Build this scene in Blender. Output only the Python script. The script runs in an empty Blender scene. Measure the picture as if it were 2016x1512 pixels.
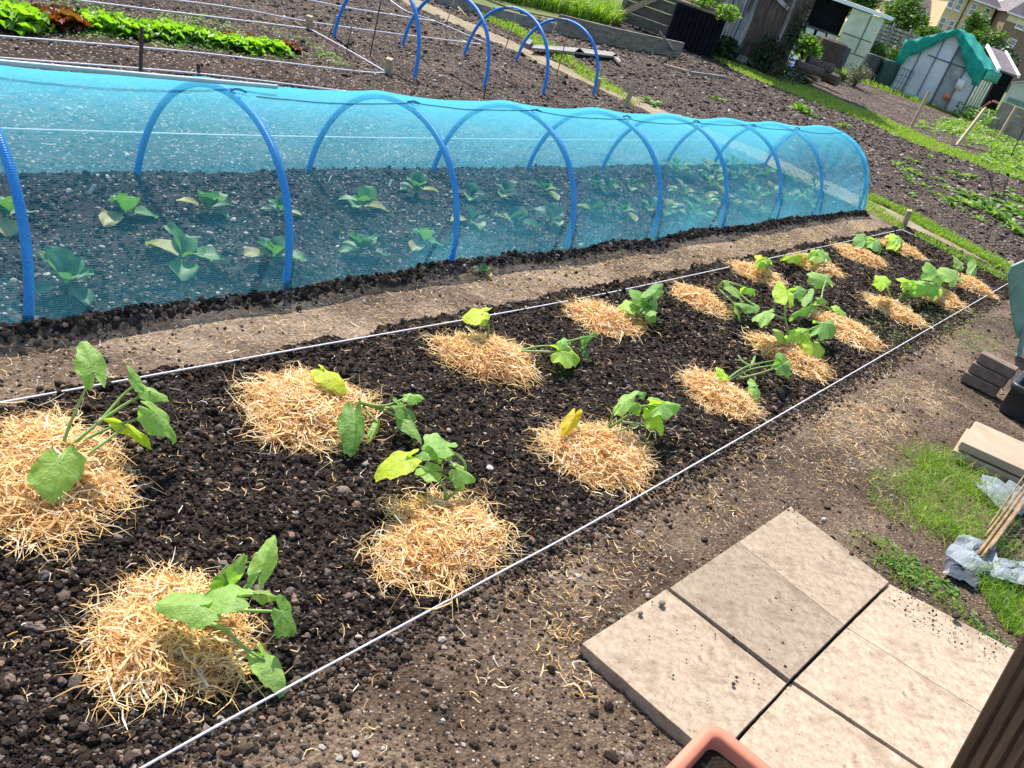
import bpy, bmesh, math, random
import numpy as np
from mathutils import Matrix, Vector
rng = np.random.default_rng(7); random.seed(7)
PI = math.pi
scn = bpy.context.scene; COL = scn.collection
# ------------------------------------------------------------------ camera (calibrated from the bed, tunnel and slabs)
CR = np.array([0.61298045, -0.73171635, 0.29807073]); CU = np.array([0.19024807, 0.5028513, 0.84317628])
CF = np.array([0.76685112, 0.4601432, -0.44744563]); FOC = 1792.13; EYE = np.array([0, 0, 1.65])
CR /= np.linalg.norm(CR); CF -= CR*(CF@CR); CF /= np.linalg.norm(CF); CU = np.cross(CR, CF)
FH = np.array([CF[0], CF[1], 0]); FH /= np.linalg.norm(FH); HH = np.array([FH[1], -FH[0], 0])
cam_d = bpy.data.cameras.new('camera'); cam = bpy.data.objects.new('camera', cam_d); COL.objects.link(cam)
cam.matrix_world = Matrix(((CR[0], CU[0], -CF[0], 0), (CR[1], CU[1], -CF[1], 0), (CR[2], CU[2], -CF[2], 1.65), (0, 0, 0, 1)))
cam_d.sensor_width = 36; cam_d.lens = FOC/2016*36; cam_d.clip_start = 0.05; cam_d.clip_end = 2000; scn.camera = cam
def ray(px, py): return CR*(px-1008)/FOC - CU*(py-756)/FOC + CF
def G(px, py, z=0.0):                 # a measured photo point at height z -> world
    d = ray(px, py); t = (z-1.65)/d[2]; return EYE + d*t
def Q(px, py, D):                     # a measured photo point on the upright plane D metres ahead -> (sideways, up)
    d = ray(px, py); t = D/(d@FH); p = EYE+d*t; return float(p@HH), float(p[2])
def W(u, D, z): return HH*u + FH*D + np.array([0, 0, z])
# ------------------------------------------------------------------ materials
def nodes(name):
    m = bpy.data.materials.new(name); m.use_nodes = True; nt = m.node_tree; nt.nodes.clear()
    out = nt.nodes.new('ShaderNodeOutputMaterial'); return m, nt, out
def N(nt, t, **k):
    n = nt.nodes.new(t)
    for a, b in k.items():
        if a in n.inputs.keys(): n.inputs[a].default_value = b
        else: setattr(n, a, b)
    return n
def ramp(nt, src, stops, interp='LINEAR'):
    r = nt.nodes.new('ShaderNodeValToRGB'); r.color_ramp.interpolation = interp; e = r.color_ramp.elements
    while len(e) < len(stops): e.new(0.5)
    for i, (p, c) in enumerate(stops): e[i].position = p; e[i].color = (*c, 1)
    nt.links.new(src, r.inputs[0]); return r.outputs[0]
def mix(nt, f, a, b, mode='MIX'):
    m = nt.nodes.new('ShaderNodeMix'); m.data_type = 'RGBA'; m.blend_type = mode
    for s, v in ((m.inputs[0], f), (m.inputs[6], a), (m.inputs[7], b)):
        if isinstance(v, (int, float)): s.default_value = v
        elif isinstance(v, tuple): s.default_value = (*v, 1)
        else: nt.links.new(v, s)
    return m.outputs[2]
def math_(nt, op, a, b=None):
    m = nt.nodes.new('ShaderNodeMath'); m.operation = op
    for s, v in zip(m.inputs, (a, b)):
        if v is None: continue
        if isinstance(v, (int, float)): s.default_value = v
        else: nt.links.new(v, s)
    return m.outputs[0]
def noise(nt, scale, detail=4, rough=.6, coord='Object', vec=None):
    n = N(nt, 'ShaderNodeTexNoise'); n.inputs['Scale'].default_value = scale; n.inputs['Detail'].default_value = detail; n.inputs['Roughness'].default_value = rough
    if vec is None:
        tc = N(nt, 'ShaderNodeTexCoord'); vec = tc.outputs[coord]
    nt.links.new(vec, n.inputs['Vector']); return n.outputs['Fac']
def bump(nt, h, dist, strength=1.0):
    b = N(nt, 'ShaderNodeBump'); b.inputs['Strength'].default_value = strength; b.inputs['Distance'].default_value = dist
    nt.links.new(h, b.inputs['Height']); return b.outputs['Normal']
def simple(name, c1, c2=None, scale=8, rough=.8, bmp=.002, bscale=60, transl=0, tint=None, spec=.3, coord='Object', stretch=None, metal=0):
    m, nt, out = nodes(name)
    p = N(nt, 'ShaderNodeBsdfPrincipled'); p.inputs['Roughness'].default_value = rough; p.inputs['Specular IOR Level'].default_value = spec; p.inputs['Metallic'].default_value = metal
    vec = None
    if stretch:
        tc = N(nt, 'ShaderNodeTexCoord'); mp = N(nt, 'ShaderNodeMapping'); mp.inputs['Scale'].default_value = stretch
        nt.links.new(tc.outputs[coord], mp.inputs['Vector']); vec = mp.outputs[0]
    if tint:
        at = N(nt, 'ShaderNodeAttribute', attribute_name='tint'); col = ramp(nt, at.outputs['Fac'], tint)
        if c2 is not None: col = mix(nt, noise(nt, scale, vec=vec, coord=coord), col, c2, 'MULTIPLY')
    else:
        nf = noise(nt, scale, vec=vec, coord=coord); col = ramp(nt, nf, [(.3, c1), (.7, c2 or c1)])
    nt.links.new(col, p.inputs['Base Color'])
    if bmp: nt.links.new(bump(nt, noise(nt, bscale, vec=vec, coord=coord), bmp), p.inputs['Normal'])
    if transl:
        t = N(nt, 'ShaderNodeBsdfTranslucent'); nt.links.new(col, t.inputs['Color'])
        mx = N(nt, 'ShaderNodeMixShader'); mx.inputs[0].default_value = transl
        nt.links.new(p.outputs[0], mx.inputs[1]); nt.links.new(t.outputs[0], mx.inputs[2]); nt.links.new(mx.outputs[0], out.inputs[0])
    else: nt.links.new(p.outputs[0], out.inputs[0])
    return m
def soil(name, cols, big=3.0, fine=90, bmp=.006, stones=None, stone_scale=60):
    """cols: dark, mid, light.  stones: (colour, threshold)"""
    m, nt, out = nodes(name)
    p = N(nt, 'ShaderNodeBsdfPrincipled'); p.inputs['Roughness'].default_value = .95; p.inputs['Specular IOR Level'].default_value = .15
    a = noise(nt, big, 6, .65); b = noise(nt, fine, 5, .75)
    s = math_(nt, 'ADD', math_(nt, 'MULTIPLY', a, .5), math_(nt, 'MULTIPLY', b, .5))
    col = ramp(nt, s, [(.36, cols[0]), (.5, cols[1]), (.64, cols[2])])
    v = N(nt, 'ShaderNodeTexVoronoi'); v.inputs['Scale'].default_value = stone_scale
    tc = N(nt, 'ShaderNodeTexCoord'); nt.links.new(tc.outputs['Object'], v.inputs['Vector'])
    if stones:
        sp = N(nt, 'ShaderNodeSeparateColor'); nt.links.new(v.outputs['Color'], sp.inputs[0])
        g = math_(nt, 'GREATER_THAN', sp.outputs[0], stones[1]); near = math_(nt, 'LESS_THAN', v.outputs['Distance'], .38)
        f = math_(nt, 'MULTIPLY', g, near); col = mix(nt, f, col, ramp(nt, sp.outputs[1], [(0, stones[0]), (1, tuple(c*.45 for c in stones[0]))]))
    nt.links.new(col, p.inputs['Base Color'])
    h = math_(nt, 'ADD', math_(nt, 'MULTIPLY', v.outputs['Distance'], -.6), b)
    nt.links.new(bump(nt, h, bmp), p.inputs['Normal']); nt.links.new(p.outputs[0], out.inputs[0]); return m
M = {}
M['path'] = soil('packed_earth', ((.030, .019, .012), (.145, .10, .067), (.33, .243, .168)), 2.3, 60, .006, ((.46, .38, .30), .87), 120)
M['near_path'] = soil('damp_trodden_earth', ((.022, .014, .009), (.095, .064, .042), (.25, .178, .118)), 2.0, 55, .008, ((.42, .34, .26), .88), 110)
M['bed'] = soil('dark_compost', ((.010, .007, .005), (.024, .017, .0125), (.052, .037, .028)), 5, 80, .010, ((.10, .085, .075), .9), 90)
M['tun'] = soil('grey_tilled_soil', ((.012, .010, .009), (.03, .025, .022), (.07, .06, .052)), 4, 60, .012, ((.40, .37, .34), .84), 70)
M['till'] = soil('stony_tilled_soil', ((.011, .0075, .005), (.045, .029, .020), (.125, .085, .06)), 1.6, 34, .02, ((.46, .37, .30), .68), 48)
M['far'] = soil('far_tilled_soil', ((.016, .011, .008), (.056, .038, .027), (.15, .105, .08)), 1.0, 16, .03, ((.48, .40, .33), .68), 20)
M['turf'] = soil('turf_base', ((.035, .06, .012), (.11, .15, .03), (.20, .17, .09)), 3, 40, .01)
M['turfpath'] = soil('worn_grass_path', ((.10, .10, .04), (.24, .19, .12), (.33, .26, .18)), 4, 40, .004)
M['clod'] = simple('soil_clod', None, (.75, .7, .66), 300, .95, .003, 240, tint=[(0, (.010, .007, .005)), (.5, (.032, .0225, .0165)), (.82, (.08, .058, .043)), (.92, (.16, .135, .115)), (.965, (.30, .18, .12)), (1, (.50, .46, .41))], spec=.12)
M['stone'] = simple('small_stone', None, (.7, .7, .7), 120, .8, .002, 200, tint=[(0, (.03, .020, .014)), (.5, (.085, .058, .042)), (.78, (.19, .145, .11)), (.92, (.38, .31, .25)), (1, (.58, .54, .50))], spec=.2)
M['crumb'] = simple('earth_crumb', None, (.75, .75, .75), 200, .9, .002, 300, tint=[(0, (.025, .017, .012)), (.5, (.09, .063, .044)), (.85, (.24, .18, .13)), (1, (.48, .43, .38))], spec=.15)
STR = [(0, (.36, .17, .05)), (.3, (.76, .44, .15)), (.7, (.93, .66, .31)), (1, (.96, .90, .74))]
M['straw'] = simple('dry_straw', None, (.88, .85, .8), 40, .6, 0, 0, transl=.28, tint=STR, spec=.35)
M['strawbase'] = simple('matted_straw', (.34, .17, .055), (.62, .38, .15), 60, .8, .01, 120)
M['pole'] = simple('weathered_pale_wood', (.30, .21, .12), (.50, .38, .24), 10, .8, .001, 40, stretch=(4, 4, .6))
M['cane'] = simple('bamboo_cane', (.15, .09, .045), (.30, .20, .10), 20, .6, .001, 80)
M['darkcane'] = simple('dark_stick', (.035, .022, .018), (.08, .05, .04), 20, .8, .001, 80)
M['twine'] = simple('white_twine', (.55, .50, .50), (.78, .74, .75), 90, .8, .0012, 500)
M['white'] = simple('white_plastic', (.55, .55, .52), (.75, .75, .72), 10, .5, 0)
M['terra'] = simple('terracotta_plastic', (.50, .155, .085), (.56, .185, .11), 6, .45, .0004, 300, spec=.45)
M['black'] = simple('black_plastic', (.018, .021, .025), (.028, .033, .038), 6, .45, .0004, 120, spec=.5)
M['greenp'] = simple('faded_green_plastic', (.10, .20, .155), (.20, .31, .25), 9, .5, .001, 50, spec=.5)
M['brick'] = simple('brown_brick', (.12, .08, .06), (.21, .15, .115), 25, .9, .002, 150)
M['sand'] = simple('sandstone_slab', (.30, .225, .145), (.39, .305, .21), 7, .85, .001, 90)
M['fabric'] = simple('grey_landscape_fabric', (.10, .115, .12), (.24, .265, .28), 14, .6, .001, 160, spec=.5)
M['fabricd'] = simple('black_film', (.03, .033, .038), (.06, .065, .07), 14, .4, .001, 60, spec=.6)
M['board'] = simple('grey_weathered_board', (.13, .12, .11), (.30, .27, .24), 3, .85, .003, 40, stretch=(.6, 6, 6))
M['timber'] = simple('weathered_timber', (.045, .038, .04), (.62, .575, .53), 2.4, .9, .01, 14, stretch=(6, 6, .5))
M['timber2'] = simple('brown_rough_timber', (.035, .026, .02), (.17, .125, .095), 4, .9, .01, 20, stretch=(6, 6, .7))
M['bayb'] = simple('old_olive_boards', (.10, .09, .065), (.26, .235, .18), 4, .9, .006, 20, stretch=(1, 1, 6))
M['dark'] = simple('dark_tar_and_shade', (.004, .005, .007), (.010, .012, .015), 5, .9, .001, 30, spec=.08)
M['pane'] = simple('whitewashed_glass', (.42, .47, .50), (.60, .65, .67), 1.2, .25, 0, spec=.6)
M['polyp'] = simple('cloudy_polycarbonate', (.42, .44, .30), (.66, .68, .56), 1.5, .35, 0, spec=.5)
M['frame'] = simple('dark_frame', (.05, .06, .065), (.09, .1, .11), 5, .5, 0)
M['alu'] = simple('pale_metal', (.50, .52, .52), (.62, .63, .62), 5, .45, 0)
M['greennet'] = simple('green_shade_net', (.0, .26, .19), (.03, .50, .38), 5, .6, .01, 30, transl=.35)
M['block'] = simple('concrete_blocks', (.20, .18, .13), (.34, .31, .24), 3, .9, .01, 10)
M['render'] = simple('cream_render', (.58, .42, .23), (.66, .49, .29), .6, .9, 0)
M['renderl'] = simple('pale_render', (.62, .52, .34), (.70, .60, .42), .6, .9, 0)
M['rendershade'] = simple('shaded_render_brown', (.20, .13, .085), (.26, .175, .12), .8, .9, 0)  # brown puts the shade on the house wall into its colour
M['roof'] = simple('slate_roof', (.10, .08, .085), (.17, .14, .145), 1.2, .8, .02, 5)
M['glass'] = simple('dark_window_glass', (.05, .07, .09), (.12, .15, .18), .8, .12, 0, spec=.8)
M['doorglass'] = simple('door_glass_reflections', (.13, .17, .18), (.34, .39, .38), 2.5, .2, 0, spec=.6)  # paler mottled grey puts reflections on the door glass into its colour
M['winw'] = simple('white_window_frame', (.75, .75, .74), (.8, .8, .8), 3, .5, 0)
M['bark'] = simple('bark', (.035, .025, .018), (.10, .075, .055), 6, .9, .01, 20, stretch=(4, 4, .7))
M['blue'] = simple('blue_sheet', (.02, .06, .28), (.10, .18, .45), 6, .4, .01, 12)
def leafm(name, stops, transl=.42, rough=.5, veins=False, spec=.3):
    m, nt, out = nodes(name)
    at = N(nt, 'ShaderNodeAttribute', attribute_name='tint'); col = ramp(nt, at.outputs['Fac'], stops)
    col = mix(nt, ramp(nt, noise(nt, 55, 5, .7), [(.35, (0, 0, 0)), (.65, (1, 1, 1))]), col, (.70, .76, .60), 'MULTIPLY')
    p = N(nt, 'ShaderNodeBsdfPrincipled'); p.inputs['Roughness'].default_value = rough; p.inputs['Specular IOR Level'].default_value = spec
    tcol = mix(nt, 1.0, col, (1.25, 1.45, .35), 'MULTIPLY')
    if veins:
        uv = N(nt, 'ShaderNodeUVMap', uv_map='uv'); sx = N(nt, 'ShaderNodeSeparateXYZ'); nt.links.new(uv.outputs[0], sx.inputs[0])
        ang = math_(nt, 'ARCTAN2', math_(nt, 'SUBTRACT', sx.outputs[1], .5), math_(nt, 'SUBTRACT', sx.outputs[0], .5))
        fr = math_(nt, 'ABSOLUTE', math_(nt, 'SINE', math_(nt, 'MULTIPLY', ang, 3.5)))
        x2 = math_(nt, 'POWER', math_(nt, 'SUBTRACT', sx.outputs[0], .5), 2.0); y2 = math_(nt, 'POWER', math_(nt, 'SUBTRACT', sx.outputs[1], .5), 2.0)
        rad = math_(nt, 'SQRT', math_(nt, 'ADD', x2, y2))
        w = math_(nt, 'MULTIPLY', fr, rad); vn = math_(nt, 'LESS_THAN', w, .017)
        col = mix(nt, math_(nt, 'MULTIPLY', vn, .75), col, (.48, .62, .28))
        nt.links.new(bump(nt, math_(nt, 'ADD', math_(nt, 'MULTIPLY', noise(nt, 55), .5), math_(nt, 'MINIMUM', w, .05)), .012), p.inputs['Normal'])
    nt.links.new(col, p.inputs['Base Color']); t = N(nt, 'ShaderNodeBsdfTranslucent'); nt.links.new(tcol, t.inputs['Color'])
    mx = N(nt, 'ShaderNodeMixShader'); mx.inputs[0].default_value = transl
    nt.links.new(p.outputs[0], mx.inputs[1]); nt.links.new(t.outputs[0], mx.inputs[2]); nt.links.new(mx.outputs[0], out.inputs[0]); return m
SQ = [(0, (.07, .17, .035)), (.3, (.19, .36, .08)), (.6, (.40, .60, .17)), (.8, (.54, .72, .06)), (.95, (.60, .48, .02)), (1, (.72, .50, .01))]  # tones paint in the light: dull front-lit green to backlit yellow-green; last wilted
M['squash'] = leafm('squash_leaf', SQ, .5, .5, True)
M['stem'] = leafm('squash_stem', [(0, (.26, .38, .10)), (1, (.46, .56, .22))], .25)
M['cab'] = leafm('cabbage_leaf', [(0, (.03, .08, .07)), (.4, (.08, .19, .11)), (.7, (.16, .33, .09)), (.9, (.42, .38, .16)), (1, (.30, .26, .30))], .35, .5)
M['let'] = leafm('lettuce_leaf', [(0, (.10, .26, .03)), (.5, (.26, .46, .05)), (1, (.42, .58, .08))], .45)
M['redlet'] = leafm('red_lettuce_leaf', [(0, (.10, .025, .015)), (.6, (.24, .06, .03)), (1, (.30, .20, .06))], .35)
M['grass'] = leafm('grass_blade', [(0, (.06, .13, .015)), (.5, (.18, .31, .035)), (.85, (.33, .43, .07)), (1, (.52, .45, .20))], .45)
M['weed'] = leafm('weed_leaf', [(0, (.05, .12, .025)), (.5, (.14, .26, .05)), (1, (.32, .42, .12))], .4)
M['tree'] = leafm('tree_leaf', [(0, (.025, .06, .012)), (.5, (.07, .14, .025)), (1, (.17, .26, .05))], .35)
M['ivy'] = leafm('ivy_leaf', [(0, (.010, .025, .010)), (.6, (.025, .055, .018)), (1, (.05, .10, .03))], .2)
M['purple'] = leafm('lavender', [(0, (.08, .10, .05)), (.5, (.16, .17, .12)), (1, (.26, .20, .36))], .3)
def slabm():
    m, nt, out = nodes('concrete_paving_slab'); p = N(nt, 'ShaderNodeBsdfPrincipled'); p.inputs['Roughness'].default_value = .85; p.inputs['Specular IOR Level'].default_value = .25
    a = noise(nt, 3.0, 6, .65); b = noise(nt, 38, 6, .8); c = noise(nt, 7, 7, .75)
    col = ramp(nt, a, [(.3, (.30, .22, .15)), (.5, (.39, .295, .205)), (.7, (.41, .31, .235))])
    col = mix(nt, .5, col, ramp(nt, b, [(.38, (.20, .14, .095)), (.5, (.38, .29, .20)), (.62, (.52, .41, .30))]))
    dirt = ramp(nt, c, [(.50, (0, 0, 0)), (.62, (.75, .75, .75))]); d2 = ramp(nt, noise(nt, 26, 5, .8), [(.57, (0, 0, 0)), (.64, (.8, .8, .8))]); col = mix(nt, dirt, col, (.24, .17, .115)); col = mix(nt, d2, col, (.17, .12, .085)); tv = N(nt, 'ShaderNodeAttribute', attribute_name='tint'); vm = N(nt, 'ShaderNodeVectorMath', operation='SCALE'); nt.links.new(col, vm.inputs[0]); nt.links.new(tv.outputs['Fac'], vm.inputs['Scale']); col = vm.outputs[0]
    nt.links.new(col, p.inputs['Base Color']); nt.links.new(bump(nt, math_(nt, 'ADD', math_(nt, 'MULTIPLY', b, 1.0), math_(nt, 'MULTIPLY', noise(nt, 160, 3, .7), .6)), .0009), p.inputs['Normal']); nt.links.new(p.outputs[0], out.inputs[0]); return m
M['slab'] = slabm()
def postm():
    m, nt, out = nodes('grooved_brown_timber'); p = N(nt, 'ShaderNodeBsdfPrincipled'); p.inputs['Roughness'].default_value = .55
    tc = N(nt, 'ShaderNodeTexCoord'); mp = N(nt, 'ShaderNodeMapping'); mp.inputs['Scale'].default_value = (9, 9, .8); nt.links.new(tc.outputs['Object'], mp.inputs[0])
    n = noise(nt, 6, 6, .6, vec=mp.outputs[0]); col = ramp(nt, n, [(.3, (.055, .025, .013)), (.55, (.13, .064, .036)), (.75, (.22, .12, .07))])
    nt.links.new(col, p.inputs['Base Color']); nt.links.new(bump(nt, n, .002), p.inputs['Normal']); nt.links.new(p.outputs[0], out.inputs[0]); return m
M['post'] = postm()
def hoopm():
    m, nt, out = nodes('blue_corrugated_pipe'); p = N(nt, 'ShaderNodeBsdfPrincipled'); p.inputs['Roughness'].default_value = .38
    p.inputs['Base Color'].default_value = (.012, .20, .62, 1)
    uv = N(nt, 'ShaderNodeUVMap', uv_map='uv'); sx = N(nt, 'ShaderNodeSeparateXYZ'); nt.links.new(uv.outputs[0], sx.inputs[0])
    w = math_(nt, 'SINE', math_(nt, 'MULTIPLY', sx.outputs[0], 2*PI/.0085)); nt.links.new(bump(nt, w, .0006), p.inputs['Normal'])
    nt.links.new(p.outputs[0], out.inputs[0]); return m
M['hoop'] = hoopm()
def netm():
    m, nt, out = nodes('blue_insect_netting')
    uv = N(nt, 'ShaderNodeUVMap', uv_map='uv'); sx = N(nt, 'ShaderNodeSeparateXYZ'); nt.links.new(uv.outputs[0], sx.inputs[0])
    st = math_(nt, 'ADD', math_(nt, 'MULTIPLY', math_(nt, 'SINE', math_(nt, 'MULTIPLY', sx.outputs[1], 2*PI/.0075)), .5), .5)
    st2 = math_(nt, 'ADD', math_(nt, 'MULTIPLY', math_(nt, 'SINE', math_(nt, 'MULTIPLY', sx.outputs[0], 2*PI/.005)), .5), .5)
    cloth = noise(nt, 5, 4, .6)
    lw = N(nt, 'ShaderNodeLayerWeight'); lw.inputs['Blend'].default_value = .5; nt.links.new(bump(nt, noise(nt, 9, 3, .6), .009), lw.inputs['Normal'])
    base = math_(nt, 'ADD', math_(nt, 'MULTIPLY', st, .20), math_(nt, 'MULTIPLY', st2, .03))
    base = math_(nt, 'ADD', base, math_(nt, 'MULTIPLY', cloth, .08))
    fac = math_(nt, 'MULTIPLY', math_(nt, 'POWER', lw.outputs['Facing'], 2.3), .85)
    cov = math_(nt, 'ADD', math_(nt, 'ADD', base, .015), fac)
    cov = math_(nt, 'MINIMUM', cov, .93)
    d = N(nt, 'ShaderNodeBsdfDiffuse'); d.inputs['Color'].default_value = (.09, .50, .66, 1)
    t = N(nt, 'ShaderNodeBsdfTranslucent'); t.inputs['Color'].default_value = (.19, .72, .88, 1)
    mx = N(nt, 'ShaderNodeMixShader'); mx.inputs[0].default_value = .5; nt.links.new(d.outputs[0], mx.inputs[1]); nt.links.new(t.outputs[0], mx.inputs[2])
    tr = N(nt, 'ShaderNodeBsdfTransparent'); m2 = N(nt, 'ShaderNodeMixShader'); nt.links.new(cov, m2.inputs[0])
    nt.links.new(tr.outputs[0], m2.inputs[1]); nt.links.new(mx.outputs[0], m2.inputs[2]); nt.links.new(m2.outputs[0], out.inputs[0]); return m
M['net'] = netm()
# ------------------------------------------------------------------ mesh helpers
def mesh(name, V, F, mat, tint=None, uv=None, smooth=False):
    V = np.asarray(V, dtype=np.float32).reshape(-1, 3); me = bpy.data.meshes.new(name)
    if isinstance(F, np.ndarray):
        n, k = F.shape; me.vertices.add(len(V)); me.vertices.foreach_set('co', V.ravel())
        me.loops.add(n*k); me.loops.foreach_set('vertex_index', F.ravel().astype(np.int32))
        me.polygons.add(n); me.polygons.foreach_set('loop_start', np.arange(0, n*k, k, dtype=np.int32))
        try: me.polygons.foreach_set('loop_total', np.full(n, k, dtype=np.int32))
        except Exception: pass
        me.update(calc_edges=True)
    else: me.from_pydata(V.tolist(), [], [tuple(f) for f in F]); me.update()
    if tint is not None:
        a = me.attributes.new('tint', 'FLOAT', 'POINT'); a.data.foreach_set('value', np.asarray(tint, dtype=np.float32))
    if uv is not None:
        l = me.uv_layers.new(name='uv'); idx = np.empty(len(me.loops), dtype=np.int32); me.loops.foreach_get('vertex_index', idx)
        l.data.foreach_set('uv', np.asarray(uv, dtype=np.float32)[idx].ravel())
    me.polygons.foreach_set('use_smooth', np.full(len(me.polygons), smooth)); me.materials.append(mat); me.update()
    return me
def link(name, me, parent=None, loc=None):
    o = bpy.data.objects.new(name, me); COL.objects.link(o)
    if parent is not None: o.parent = parent
    if loc is not None: o.location = loc
    return o
def tag(o, label=None, cat=None, group=None, kind=None):
    if label: o['label'] = label
    if cat: o['category'] = cat
    if group: o['group'] = group
    if kind: o['kind'] = kind
    return o
def empty(name, loc, label, cat, group=None):
    o = bpy.data.objects.new(name, None); COL.objects.link(o); o.location = loc; o.empty_display_size = .05
    return tag(o, label, cat, group)
class B:
    """collects shapes in WORLD coordinates; build() makes one mesh whose origin is at `org`"""
    def __init__(s): s.V = []; s.F = []; s.T = []; s.U = []; s.n = 0
    def add(s, V, F, t=0.5, uv=None):
        V = np.asarray(V, float).reshape(-1, 3); k = s.n
        s.V.append(V); s.F += [tuple(int(i)+k for i in f) for f in F]
        s.T.append(np.full(len(V), t) if np.isscalar(t) else np.asarray(t)); s.U.append(np.zeros((len(V), 2)) if uv is None else np.asarray(uv)); s.n += len(V); return s
    def box(s, c, size, ax=None, bev=0.0, t=.5):
        """ax: 3 axis vectors"""
        ax = np.eye(3) if ax is None else np.asarray(ax, float); h = np.asarray(size, float)/2; c = np.asarray(c, float)
        if bev <= 0:
            P = [c + ax[0]*h[0]*i + ax[1]*h[1]*j + ax[2]*h[2]*k for i in (-1, 1) for j in (-1, 1) for k in (-1, 1)]
            return s.add(P, [(0, 1, 3, 2), (4, 6, 7, 5), (0, 4, 5, 1), (2, 3, 7, 6), (0, 2, 6, 4), (1, 5, 7, 3)], t)
        bm = bmesh.new(); bmesh.ops.create_cube(bm, size=1)
        for v in bm.verts: v.co = Vector((v.co.x*size[0], v.co.y*size[1], v.co.z*size[2]))
        bmesh.ops.bevel(bm, geom=list(bm.edges), offset=bev, segments=2, affect='EDGES', profile=.5)
        bm.verts.index_update(); P = [c + ax.T@np.array(v.co) for v in bm.verts]; F = [[v.index for v in f.verts] for f in bm.faces]; bm.free(); return s.add(P, F, t)
    def tube(s, pts, r, n=8, t=.5, cap=True, sub=1):
        P = np.asarray(pts, float)
        if sub > 1: P = crom(P, sub)
        r = np.full(len(P), r) if np.isscalar(r) else np.interp(np.linspace(0, 1, len(P)), np.linspace(0, 1, len(r)), r)
        T = np.gradient(P, axis=0); T /= np.linalg.norm(T, axis=1)[:, None]+1e-12
        ref = np.array([0, 0, 1.]) if abs(T[0][2]) < .9 else np.array([1., 0, 0]); a = np.cross(T[0], ref); a /= np.linalg.norm(a)
        V = []; U = []; L = np.concatenate([[0], np.cumsum(np.linalg.norm(np.diff(P, axis=0), axis=1))])
        for i in range(len(P)):
            a = a - T[i]*(a@T[i]); a /= np.linalg.norm(a)+1e-12; b = np.cross(T[i], a)
            for k in range(n): th = 2*PI*k/n; V.append(P[i]+r[i]*(math.cos(th)*a+math.sin(th)*b)); U.append((L[i], k/n))
        F = [(i*n+k, i*n+(k+1) % n, (i+1)*n+(k+1) % n, (i+1)*n+k) for i in range(len(P)-1) for k in range(n)]
        if cap: F += [tuple(range(n))[::-1], tuple((len(P)-1)*n+k for k in range(n))]
        return s.add(V, F, t, U)
    def prism(s, poly, h, t=.5):
        """poly: list of 3-D points (planar), extruded by vector h"""
        P = np.asarray(poly, float); n = len(P); V = np.vstack([P, P+np.asarray(h)])
        return s.add(V, [tuple(range(n))[::-1], tuple(range(n, 2*n))]+[(i, (i+1) % n, n+(i+1) % n, n+i) for i in range(n)], t)
    def build(s, name, mat, parent=None, org=None, smooth=False):
        V = np.vstack(s.V); o0 = np.zeros(3)
        if org is not None: o0 = np.asarray(org, float)
        elif parent is not None: o0 = np.array(parent.location)
        me = mesh(name, V-o0, s.F, mat, np.concatenate(s.T), np.vstack(s.U), smooth)
        return link(name, me, parent, None if parent is not None else o0)
def crom(P, k):
    P = np.asarray(P, float); Pp = np.vstack([2*P[0]-P[1], P, 2*P[-1]-P[-2]]); out = []
    for i in range(1, len(Pp)-2):
        for t in np.linspace(0, 1, k, endpoint=False):
            p0, p1, p2, p3 = Pp[i-1:i+3]; out.append(.5*((2*p1)+(-p0+p2)*t+(2*p0-5*p1+4*p2-p3)*t*t+(-p0+3*p1-3*p2+p3)*t**3))
    return np.array(out+[P[-1]])
# value noise on numpy
_tab = rng.random((256, 256))
def vnoise(x, y, s):
    x = np.asarray(x)*s+57.3; y = np.asarray(y)*s+91.7; xi = np.floor(x).astype(int); yi = np.floor(y).astype(int); fx = x-xi; fy = y-yi
    fx = fx*fx*(3-2*fx); fy = fy*fy*(3-2*fy); g = lambda a, b: _tab[a & 255, b & 255]
    return (g(xi, yi)*(1-fx)+g(xi+1, yi)*fx)*(1-fy)+(g(xi, yi+1)*(1-fx)+g(xi+1, yi+1)*fx)*fy
def fbm(x, y, s, o=3): return sum(vnoise(x+i*3.1, y-i*1.7, s*2**i)/2**i for i in range(o))/(2-2**(1-o))
# ------------------------------------------------------------------ zones of the ground
def inpoly(px, poly):
    x, y = px[:, 0], px[:, 1]; c = np.zeros(len(x), bool); n = len(poly)
    for i in range(n):
        x1, y1 = poly[i]; x2, y2 = poly[(i+1) % n]; k = ((y1 > y) != (y2 > y)) & (x < (x2-x1)*(y-y1)/(y2-y1+1e-9)+x1); c ^= k
    return c
STRIP = [(1392, 93), (1468, 132), (1530, 161), (1592, 173), (1652, 198), (1724, 227), (1786, 254), (1868, 289), (2016, 340), (2090, 366), (2090, 384), (2016, 359), (1913, 322), (1806, 286), (1734, 254), (1668, 226), (1600, 202), (1561, 186), (1485, 156), (1406, 118)]
STRIPW = np.array([G(*p)[:2] for p in STRIP]); SLO = STRIPW[10:]; SLO = SLO[np.argsort(SLO[:, 1])]
SHEDW = np.array([G(*p)[:2] for p in [(1392, 60), (1400, 95), (1470, 130), (1530, 158), (1590, 170), (1600, 150), (1560, 120), (1480, 80)]])
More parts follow.
